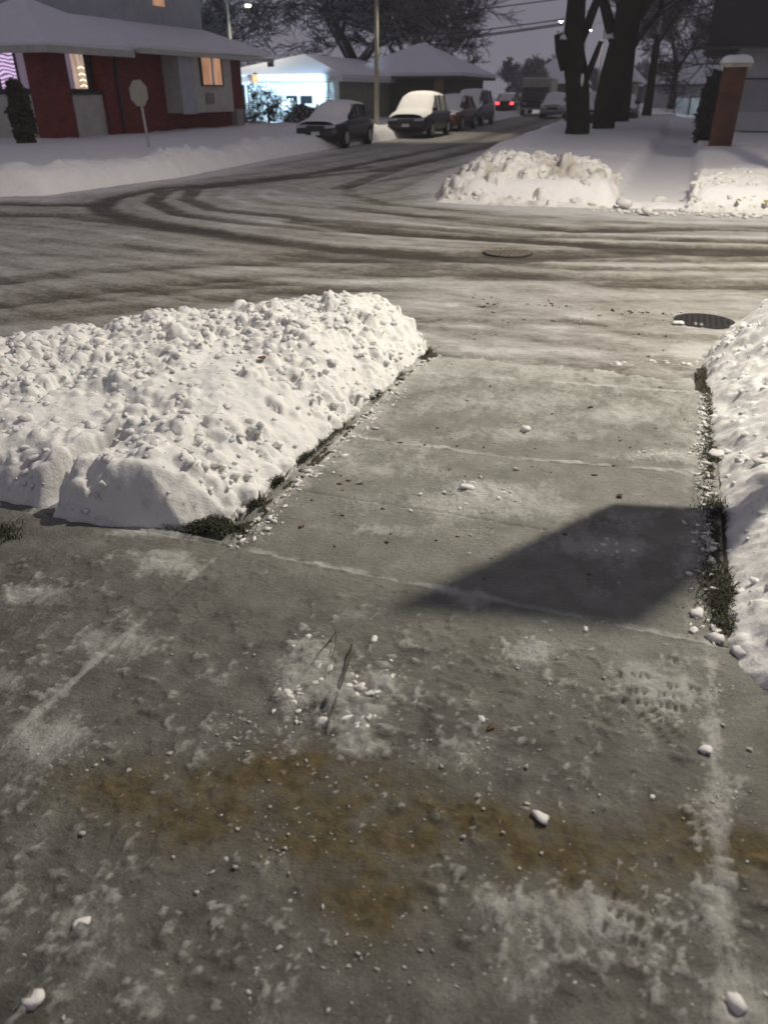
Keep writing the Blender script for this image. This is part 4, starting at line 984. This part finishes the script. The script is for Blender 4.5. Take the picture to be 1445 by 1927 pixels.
# brick pier
pr = empty('brick_pier', (.87, 25.6, 0), label='orange red brick pier with a pale stone cap under snow', cat='gate pier')
MB().box(-.30, .30, -.30, .30, -.3, 2.16).build('shaft', M_pierbrick, pr)
MB().box(-.40, .40, -.40, .40, 2.163, 2.26).build('cap', simple('stone_cap', (.45, .42, .34), .8), pr)
def snowcap(w, h, n=14):
    V = []; 
    for j in range(n+1):
        for i in range(n+1):
            u, v = i/n*2-1, j/n*2-1; k = max(abs(u), abs(v)); V.append((u*w, v*w, h*(1-k**5)**.6*(1-.25*(u*u+v*v)/2)+.015*math.sin(u*5+v*3)*(1-k)))
    return np.array(V), gridfaces(n+1, n+1)
V, Fq = snowcap(.43, .20); o = npmesh('snow_cap', V, Fq, M_snow, parent=pr); o.location = (0, 0, 2.262)

# hedge/bush left of the pier
def bush(name, label, loc, rx, ry, rz_, n, mat, seed, leaf=.05, cat='bush'):
    rs = np.random.RandomState(seed); e = empty(name, loc, label=label, cat=cat)
    V, Fc = [], []
    for _ in range(n):
        d = rs.randn(3); d /= np.linalg.norm(d); q = rs.rand()**.4*(1+.25*(vn(d[0]*3+5, d[1]*3+d[2]*3+5, seed)-.5)*2)
        c = np.array([d[0]*rx*q, d[1]*ry*q, rz_+d[2]*rz_*q]); a = rs.randn(3)*leaf; b_ = rs.randn(3)*leaf; k = len(V)
        V += [c-a, c+b_, c+a, c-b_]; Fc.append((k, k+1, k+2, k+3))
    npmesh('foliage', np.array(V), np.array(Fc), mat, smooth=False, parent=e)
    mb = MB()
    for k in range(5): a = k*1.26; mb.tube([(0, 0, -.2), (math.cos(a)*rx*.3, math.sin(a)*ry*.3, rz_*.7), (math.cos(a)*rx*.6, math.sin(a)*ry*.6, rz_*1.4)], [.03, .02, .008], 5)
    mb.build('stem', M_bark, e); return e
M_evergreen = simple('dark_evergreen', (.020, .022, .020), .9, .4, 12)
x, z = PY(1335, 200, 28); bush('evergreen_bush', 'dark evergreen bush standing left of the brick pier', (x+.1, 28, 0), .42, .5, 1.08, 5000, M_evergreen, 3)
x, z = PY(20, 220, 17); bush('evergreen_bush', 'dark leafy bush at the left edge before the porch', (-19.0, 20.0, 0), .30, .35, .95, 3500, simple('olive_bush', (.06, .06, .04), .9, .4, 12), 4)
# snowy hedge before the lit bungalow
def conifer(loc, h, r, label, seed):
    rd = random.Random(seed); e = empty('spruce_tree', loc, label=label, cat='spruce'); MB().tube([(0, 0, -.2), (0, 0, h*.9)], [.07, .02], 6).build('trunk', M_bark, e)
    mb = MB(); z = .15
    while z < h:
        rr = r*(1-z/h)**.8+.04; n = max(5, int(16*rr/r))
        for k in range(n):
            a = rd.uniform(0, 6.28); L = rr*rd.uniform(.75, 1.15); w = .10+.10*rr; dr = -L*.25; p = Vector((math.cos(a), math.sin(a), 0)); q = Vector((-p.y, p.x, 0))
            b0 = Vector((0, 0, z)); m = b0+p*L*.55+Vector((0, 0, dr*.3)); t = b0+p*L+Vector((0, 0, dr))
            mb.add([b0, m-q*w, t, m+q*w, m-Vector((0, 0, .07))], [(0, 1, 2, 3), (0, 4, 1), (1, 4, 2), (2, 4, 3), (3, 4, 0)])
        z += h/20
    mb.build('crown', M_needle, e); return e
conifer((-21.2, 38.3, 0), 2.0, .75, 'snow laden little spruce before the cold lit bungalow', 5)
conifer((-18.25, 41.2, 0), 2.25, .45, 'narrow snowy conifer at the right corner of the lit bungalow', 6)
make_tree('ornamental_tree', 'round headed bare little tree before the cold lit bungalow', (-19.9, 37.4, 0), 2.3, .06, 33, 5, .75, trunk_h=.42, twig_r=.012, cat='small tree', cap=2600, nbr=(3, 5))
bush('snowy_hedge', 'low snow dusted hedge running below the bungalow windows', (-19.3, 38.9, -.1), 1.5, .4, .62, 7000, snowtop_mat('snowy_hedge_leaf', (.05, .05, .035), .55, 9, .9), 8, cat='hedge')

# far fence, lit pale, right of the trees
e = empty('fence', (0, 70, 0), label='pale fence catching bluish light beyond the trees', cat='fence')
for k in range(6): MB().box(-1.5+k*1.1, -1.42+k*1.1, -.06, .06, -.2, 1.35).build('post', M_dark, e)
MB().box(-1.5, 4.2, .065, .09, .1, 1.2).build('panel', simple('pale_fence', (.60, .66, .68), .7, .15, 1), e)
L = bpy.data.lights.new('yard_light', 'POINT'); L.energy = 260; L.color = (.75, .9, 1); L.shadow_soft_size = .1
yl = empty('yard_lamp', (1.6, 66.6, 0), label='small yard lamp glowing under the dark tree crown', cat='lamp')
MB().tube([(0, 0, -.2), (0, 0, 3.1)], [.04, .03], 8).build('post', M_dark, yl)
MB().tube([(-.1, 0, 3.12), (.1, 0, 3.2)], [.05, .05], 8).build('bulb', emis('yard_bulb', (1, .95, .8), 5), yl)
lo = bpy.data.objects.new('yard_light', L); COL.objects.link(lo); lo.parent = yl; lo.location = (0, 0, 2.95)

# ------------------------------------------------------------------ stop sign seen from behind
sg = empty('road_sign', (-14.3, 19.6, 0), label='octagonal road sign seen from behind on a thin leaning post before the brick bungalow', cat='road sign')
sg.rotation_euler = (0, R(-3), R(-6))
MB().tube([(0, .03, -.3), (0, .03, 1.75)], .035, 8).build('post', M_metal, sg)
def octo(r, y0, y1):
    m = MB(); v = [(r*math.cos(R(22.5+45*k)), y, 1.55+r*math.sin(R(22.5+45*k))) for y in (y0, y1) for k in range(8)]
    return m.add(v, [tuple(range(8)), tuple(range(15, 7, -1))]+[(k, 8+k, 8+(k+1) % 8, (k+1) % 8) for k in range(8)])
octo(.34, -.004, .0).build('panel', simple('sign_back', (.40, .37, .28), .5, .1, 5), sg)
octo(.335, .001, .003).build('red_face', simple('sign_red', (.5, .03, .03), .5, .1, 5), sg)

# ------------------------------------------------------------------ light pole, wires, far lamps
street_lamp((-12.6, 33.4, 0), (-10.6, 33.6, 7.2), (1, .9, .72), 1500, 'tall pale lamp post between the first two parked vehicles', spot=78, r=.12, emit=20)
a, b = PY(467, 10, 44)
street_lamp((a-1.6, 44.5, 0), (a, 44, b), (1, .88, .62), 260, 'glowing street lamp above the gap beside the brick bungalow', spot=150, r=.12, emit=30, arm_up=1.2)
a, b = PY(1055, 40, 78); street_lamp((a+2.2, 78.4, 0), (a, 78, b), (1, .9, .75), 500, 'far glowing street lamp left of the stub tree', spot=150, emit=30, group='far street lamps down the street', arm_up=.8)
a, b = PY(1110, 57, 100); street_lamp((a+1.5, 100.4, 0), (a, 100, b), (1, .9, .75), 500, 'far glowing street lamp seen between the two verge trunks', spot=150, emit=30, group='far street lamps down the street', arm_up=.8)
def wire(p, q, label, sag=.3, r=.024):
    p, q = Vector(p), Vector(q); mb = MB(); mb.tube([p.lerp(q, k/14)-Vector((0, 0, sag*math.sin(math.pi*k/14))) for k in range(15)], r, 5); tag(mb.build('overhead_wire', M_dark), label, 'wire', 'overhead wires across the street')
for (yl_, yr_, lb) in ((64, 36, 'second overhead wire from the top crossing the sky'), (73, 44, 'third overhead wire from the top crossing the sky'), (76, 47, 'lowest overhead wire crossing the sky'), (22, -3, 'thin topmost overhead wire crossing the sky')):
    a = PY(700, yl_+9, 46); b = PY(1060, yr_, 40); c = PY(1445, 24 if yr_ > 0 else -20, 36)
    wire((a[0], 46, a[1]), (b[0], 40, b[1]), lb, .12)
for (yy, lb) in ((28, 'overhead wire right of the forked tree'), (12, 'upper overhead wire right of the forked tree')):
    a = PY(1180, yy+8, 40); b = PY(1345, yy-4, 37); wire((a[0], 40, a[1]), (b[0], 37, b[1]), lb, .1)

# ------------------------------------------------------------------ vehicles
def paint(name, c): return simple(name, c, .35, .1, 3)
def car(kind, label, loc, rz, body, snowc=1., L=4.6, Wd=.92, H=1.65, hood=.98, wsx=.28, lights=None, tail=None, plate=True, snow_hood=True, cat='car', glass=None, sidesnow=.0):
    """front at local y = -L/2"""
    e = empty(kind, loc, rz, label=label, cat=cat)
    yy = np.linspace(0, 1, 25)
    belt = np.interp(yy, [0, .03, .10, wsx, .85, .97, 1], [.62, .80, hood-.12, hood, hood+.04, hood-.02, .75])
    wid = Wd*np.interp(yy, [0, .04, .14, .8, .95, 1], [.72, .90, 1, 1, .93, .82])
    zb = np.interp(yy, [0, .05, .95, 1], [.34, .24, .24, .36])
    V = []; m = 12
    for i, t in enumerate(yy):
        w, z0, z1 = wid[i], zb[i], belt[i]; zm = (z0+z1)/2; y = (t-.5)*L
        V += [(-w*.86, y, z0), (-w*.97, y, z0+.08), (-w, y, zm), (-w*.985, y, z1-.12), (-w*.90, y, z1-.02), (-w*.5, y, z1+.03), (w*.5, y, z1+.03), (w*.90, y, z1-.02), (w*.985, y, z1-.12), (w, y, zm), (w*.97, y, z0+.08), (w*.86, y, z0)]
    Fc = [(i*m+k, i*m+(k+1) % m, (i+1)*m+(k+1) % m, (i+1)*m+k) for i in range(24) for k in range(m)]+[tuple(range(m))[::-1], tuple(24*m+k for k in range(m))]
    b = MB(); b.add(V, Fc); b.build('body', body, e, True)
    # greenhouse
    gy = [wsx-.02, wsx+.15, wsx+.24, .62, .84, .96]; gz = [hood, H-.10, H-.02, H, H-.06, hood+.03]; gw = [.86, .76, .74, .74, .72, .80]
    V = []
    for t, z, w in zip(gy, gz, gw): y = (t-.5)*L; V += [(-Wd*.88, y, hood-.03), (-Wd*w, y, z-.05), (-Wd*w*.85, y, z), (Wd*w*.85, y, z), (Wd*w, y, z-.05), (Wd*.88, y, hood-.03)]
    Fc = [(i*6+k, i*6+(k+1) % 6, (i+1)*6+(k+1) % 6, (i+1)*6+k) for i in range(5) for k in range(6)]+[tuple(range(6))[::-1], tuple(30+k for k in range(6))]
    b = MB(); b.add(V, Fc); b.build('cabin_glass', glass or M_glass, e, False)
    for t in (wsx+.16, .56, .78):
        for s in (-1, 1):
            b = MB(); b.tube([(s*Wd*.895, (t-.5)*L, hood-.04), (s*Wd*.755, (t-.5)*L, H-.06)], .035, 6); b.build('pillar', body, e)
    # snow layer
    nx, ny = 21, 60; us = np.linspace(-1, 1, nx); ts = np.linspace(.035 if snow_hood else wsx, .965, ny)
    V = np.zeros((ny, nx, 3))
    for j, t in enumerate(ts):
        zg = np.interp(t, gy, gz) if gy[0] < t < gy[-1] else -1; zbq = np.interp(t, yy, belt)+.03
        wgl = Wd*np.interp(t, gy, gw)
        for i, u in enumerate(us):
            x = u*(wgl*1.0 if zg > zbq else Wd*.90*np.interp(t, yy, wid/Wd)); z = max(zg, zbq)
            th = .06*(1-abs(u)**4)*snowc; n_ = .02*(vn(x*4+3, t*20, 5)-.5)
            V[j, i] = (x, (t-.5)*L, z+th+n_-(.05*abs(u)**4))
    npmesh('snow_cover', V.reshape(-1, 3), gridfaces(nx, ny), M_snow, parent=e)
    for s in (-1, 1):
        for t in (.19, .80):
            w_ = MB(); y = (t-.5)*L; w_.tube([(s*Wd*.78, y, .33), (s*Wd*1.0, y, .33)], [.34, .34], 20); wo = w_.build('wheel', M_tyre, e)
            w_ = MB(); w_.tube([(s*Wd*1.0, y, .33), (s*Wd*1.015, y, .33)], [.21, .19], 14); w_.build('rim', M_metal, wo)
        b = MB(); b.box(s*Wd*.95-.10, s*Wd*.95+.10, (wsx+.04-.5)*L-.05, (wsx+.04-.5)*L+.06, hood+.02, hood+.16); b.build('mirror', body, e)
        b = MB(); hx = s*Wd*.60; b.add([(hx-.2, -L/2+.0, .66), (hx+.2, -L/2+.08, .68), (hx+.2, -L/2+.12, .78), (hx-.2, -L/2+.05, .76), (hx-.2, -L/2-.03, .66), (hx+.2, -L/2+.03, .68), (hx+.2, -L/2+.06, .78), (hx-.2, -L/2+.01, .76)], [(4, 5, 6, 7), (0, 4, 7, 3), (1, 2, 6, 5), (3, 7, 6, 2), (0, 1, 5, 4)]); b.build('headlight', lights or M_chrome, e)
        b = MB(); b.box(s*Wd*.68-.14, s*Wd*.68+.14, L/2-.05, L/2+.015, .74, .92); b.build('tail_light', tail or M_tail, e)
    b = MB(); b.box(-.36, .36, -L/2-.02, -L/2+.05, .56, .70); b.build('grille', M_dark, e)
    b = MB(); b.box(-.5, .5, -L/2-.015, -L/2+.05, .745, .765); b.build('chrome_bar', M_chrome, e)
    if plate: b = MB(); b.box(-.16, .16, -L/2-.04, -L/2-.02, .44, .55); b.build('plate', M_plate, e)
    return e
M_tail = simple('tail_red', (.25, .01, .01), .3, .1, 5)
P_black = paint('black_paint', (.018, .018, .020)); P_red = paint('maroon_paint', (.09, .022, .022)); P_blue = paint('slate_paint', (.075, .085, .10)); P_sil = paint('silver_paint', (.35, .36, .37)); P_dk = paint('charcoal_paint', (.035, .035, .038))
GC = 'vehicles parked along the left kerb'
c = car('parked_car', 'black sedan under grey snow, first in the row of parked vehicles', (-11.35, 26.2, -.02), R(2), P_black, 1.3, 4.7, .93, 1.48, .95, .30); c['group'] = GC; c.scale = (.88, .80, .88)
c = car('parked_car', 'dark crossover thickly covered in bright snow beside the pale lamp post', (-10.75, 33.7, -.02), R(2), P_black, 1.9, 4.7, .95, 1.72, 1.02, .26, glass=simple('frosted_glass', (.50, .49, .46), .8, .3, 5)); c['group'] = GC; c.scale = (.95, .92, .90)
c = car('parked_car', 'maroon car parked behind the snow capped crossover', (-11.15, 40.0, -.02), R(2), P_red, .7, 4.6, .9, 1.5, .92, .3); c['group'] = GC
c = car('parked_car', 'slate grey tall car parked behind the maroon car', (-11.75, 46.4, -.02), R(2), P_blue, .6, 4.7, .95, 1.75, 1.05, .24); c['group'] = GC
a = PY(948, 205, 72); car('moving_car', 'far car showing glowing red tail lights', (a[0], 74, -.05), R(182), P_dk, .6, 4.6, .9, 1.6, 1.0, .28, tail=emis('tail_glow', (1, .04, .05), 6))
c = car('parked_car', 'silver car with snow on its roof left of the stub tree', (PY(1040, 200, 62)[0], 63, -.05), R(4), P_sil, 1, 4.6, .92, 1.6, 1.0, .28)
c = car('parked_car', 'dark car seen between the two verge trunks', (PY(1100, 200, 44)[0], 45, -.05), R(2), P_black, 1.2, 4.6, .92, 1.6, 1.0, .28)
c = car('parked_car', 'dark car right behind the forked street tree', (PY(1170, 200, 52)[0], 53, -.05), R(2), P_black, 1., 4.6, .92, 1.5, 1.0, .28)
car('moving_car', 'far oncoming car with lit headlights', (PY(1229, 186, 100)[0], 102, -.1), 0, P_dk, .4, 4.6, .92, 1.5, 1.0, .28, lights=emis('headlamp', (1, .85, .6), 40))
# box truck
def truck():
    x, z = PY(994, 210, 66); e = empty('box_truck', (x, 70, 0), R(3), label='drab box truck parked down the street between the far cars', cat='truck')
    MB().box(-1.1, 1.1, -1.6, 3.6, .75, 2.55).build('cargo_box', simple('drab_box', (.46, .46, .37), .7, .15, 3), e)
    MB().box(-1.12, 1.12, -1.62, 3.62, 2.553, 2.62).build('snow_cover', M_snow, e)
    mb = MB(); v = []
    for xx in (-1, 1): v += [(xx, -3.1, .4), (xx, -3.1, 1.05), (xx, -2.6, 1.15), (xx, -2.2, 1.9), (xx, -1.62, 1.95), (xx, -1.62, .4)]
    mb.add(v, [(0, 1, 2, 3, 4, 5), (11, 10, 9, 8, 7, 6)]+[(k, 6+k, 6+(k+1) % 6, (k+1) % 6) for k in range(6)]); mb.build('cab', P_dk, e)
    mb = MB(); mb.add([(-.85, -2.56, 1.2), (.85, -2.56, 1.2), (.85, -2.24, 1.84), (-.85, -2.24, 1.84)], [(0, 1, 2, 3)]); mb.build('windscreen', M_glass, e)
    for s in (-1, 1):
        for y in (-2.4, 2.2): MB().tube([(s*.75, y, .4), (s*1.02, y, .4)], .4, 16).build('wheel', M_tyre, e)
        MB().box(s*.7-.12, s*.7+.12, -3.13, -3.1, .75, .9).build('headlight', M_chrome, e)
    MB().box(-1.0, 1.0, -3.18, -3.1, .38, .52).build('bumper', M_metal, e)
truck()

# unseen pole and can outside the frame, added to shade the far walk
t = empty('shade_pole', (2.15, 13.62, 0), label='unseen pole with a grey can, added beyond the right edge to shade the far walk', cat='shadow caster')
MB().tube([(0, 0, -.3), (0, 0, 9.5)], [.14, .10], 12).build('pole', M_pole, t, True)
MB().tube([(-.42, -.05, 4.72), (-.42, -.05, 4.78), (-.42, -.05, 6.15), (-.42, -.05, 6.3)], [.20, .24, .24, .10], 20).build('shade_can', M_metal, t, True)
MB().box(-.25, -.08, -.08, -.02, 5.3, 5.4).build('bracket', M_dark, t)
# snow clump trodden off a boot, by the twigs
def clump(label, px, py, sx, sy_, n_, r0, r1, seed):
    rs = np.random.RandomState(seed); Vs, Fs, off = [], [], 0; Vi, Fi = ico()
    for k in range(n_):
        gx, gy = G(px+rs.randn()*sx, py+rs.randn()*sy_); r = r0+(r1-r0)*rs.rand()**2
        Vs.append(chunk_verts(r, int(rs.randint(1e6)), .6, .6)+np.array([gx, gy, .004+r*.30])); Fs.append(Fi+off); off += len(Vi)
    tag(npmesh('snow_crumbs', np.concatenate(Vs), np.concatenate(Fs), M_chunk), label, 'snow crumbs', kind='stuff')
clump('broken clump of trodden snow right of the long twig', 665, 1340, 22, 24, 60, .004, .020, 3)
clump('broken clump of trodden snow left of the short twigs', 588, 1240, 16, 24, 40, .004, .016, 4)
clump('snow clump below and left of the short twigs', 548, 1318, 16, 24, 34, .003, .013, 5)
clump('snow clump right of the long twig, farthest from it', 712, 1284, 20, 18, 36, .003, .014, 6)
clump('snow clump inside the frost patch left of the shadow', 880, 938, 40, 16, 46, .003, .014, 7)
clump('low ridge of snow crumbs near the right edge of the walk', 1235, 858, 45, 4, 50, .003, .013, 8)
clump('snow clump inside the dark shadow', 1165, 1030, 34, 9, 34, .003, .013, 9)
# snow clinging to the two verge trees
for par, pos, r in (('nearer', (-.88, -.12, 3.28), (.26, .22, .16)), ('nearer', (.0, -.33, 2.0), (.10, .06, .22)), ('thick', (-.25, -.25, 3.5), (.26, .14, .10))):
    o = [q for q in COL.objects if str(q.get('label', '')).startswith(par)][0]; Vi, Fi = ico()
    npmesh('clinging_snow', chunk_verts(1, int(r[0]*1000), 1, .8)*np.array(r)+np.array(pos), Fi, M_lawn, parent=o)

# ------------------------------------------------------------------ winter haze
mb = MB(); mb.box(-210, 210, -60, 330, -1.5, 24)
hz = mb.build('haze', bpy.data.materials.new('haze_air')); tag(hz, 'thin grey winter haze', 'haze', kind='stuff')
m = hz.data.materials[0]; m.use_nodes = True; n = m.node_tree.nodes; n.remove(n['Principled BSDF'])
pv = n.new('ShaderNodeVolumePrincipled'); pv.inputs['Color'].default_value = (.97, .96, 1, 1); pv.inputs['Density'].default_value = .0010; pv.inputs['Anisotropy'].default_value = .2
m.node_tree.links.new(pv.outputs[0], n['Material Output'].inputs['Volume'])
SC.cycles.volume_bounces = 1
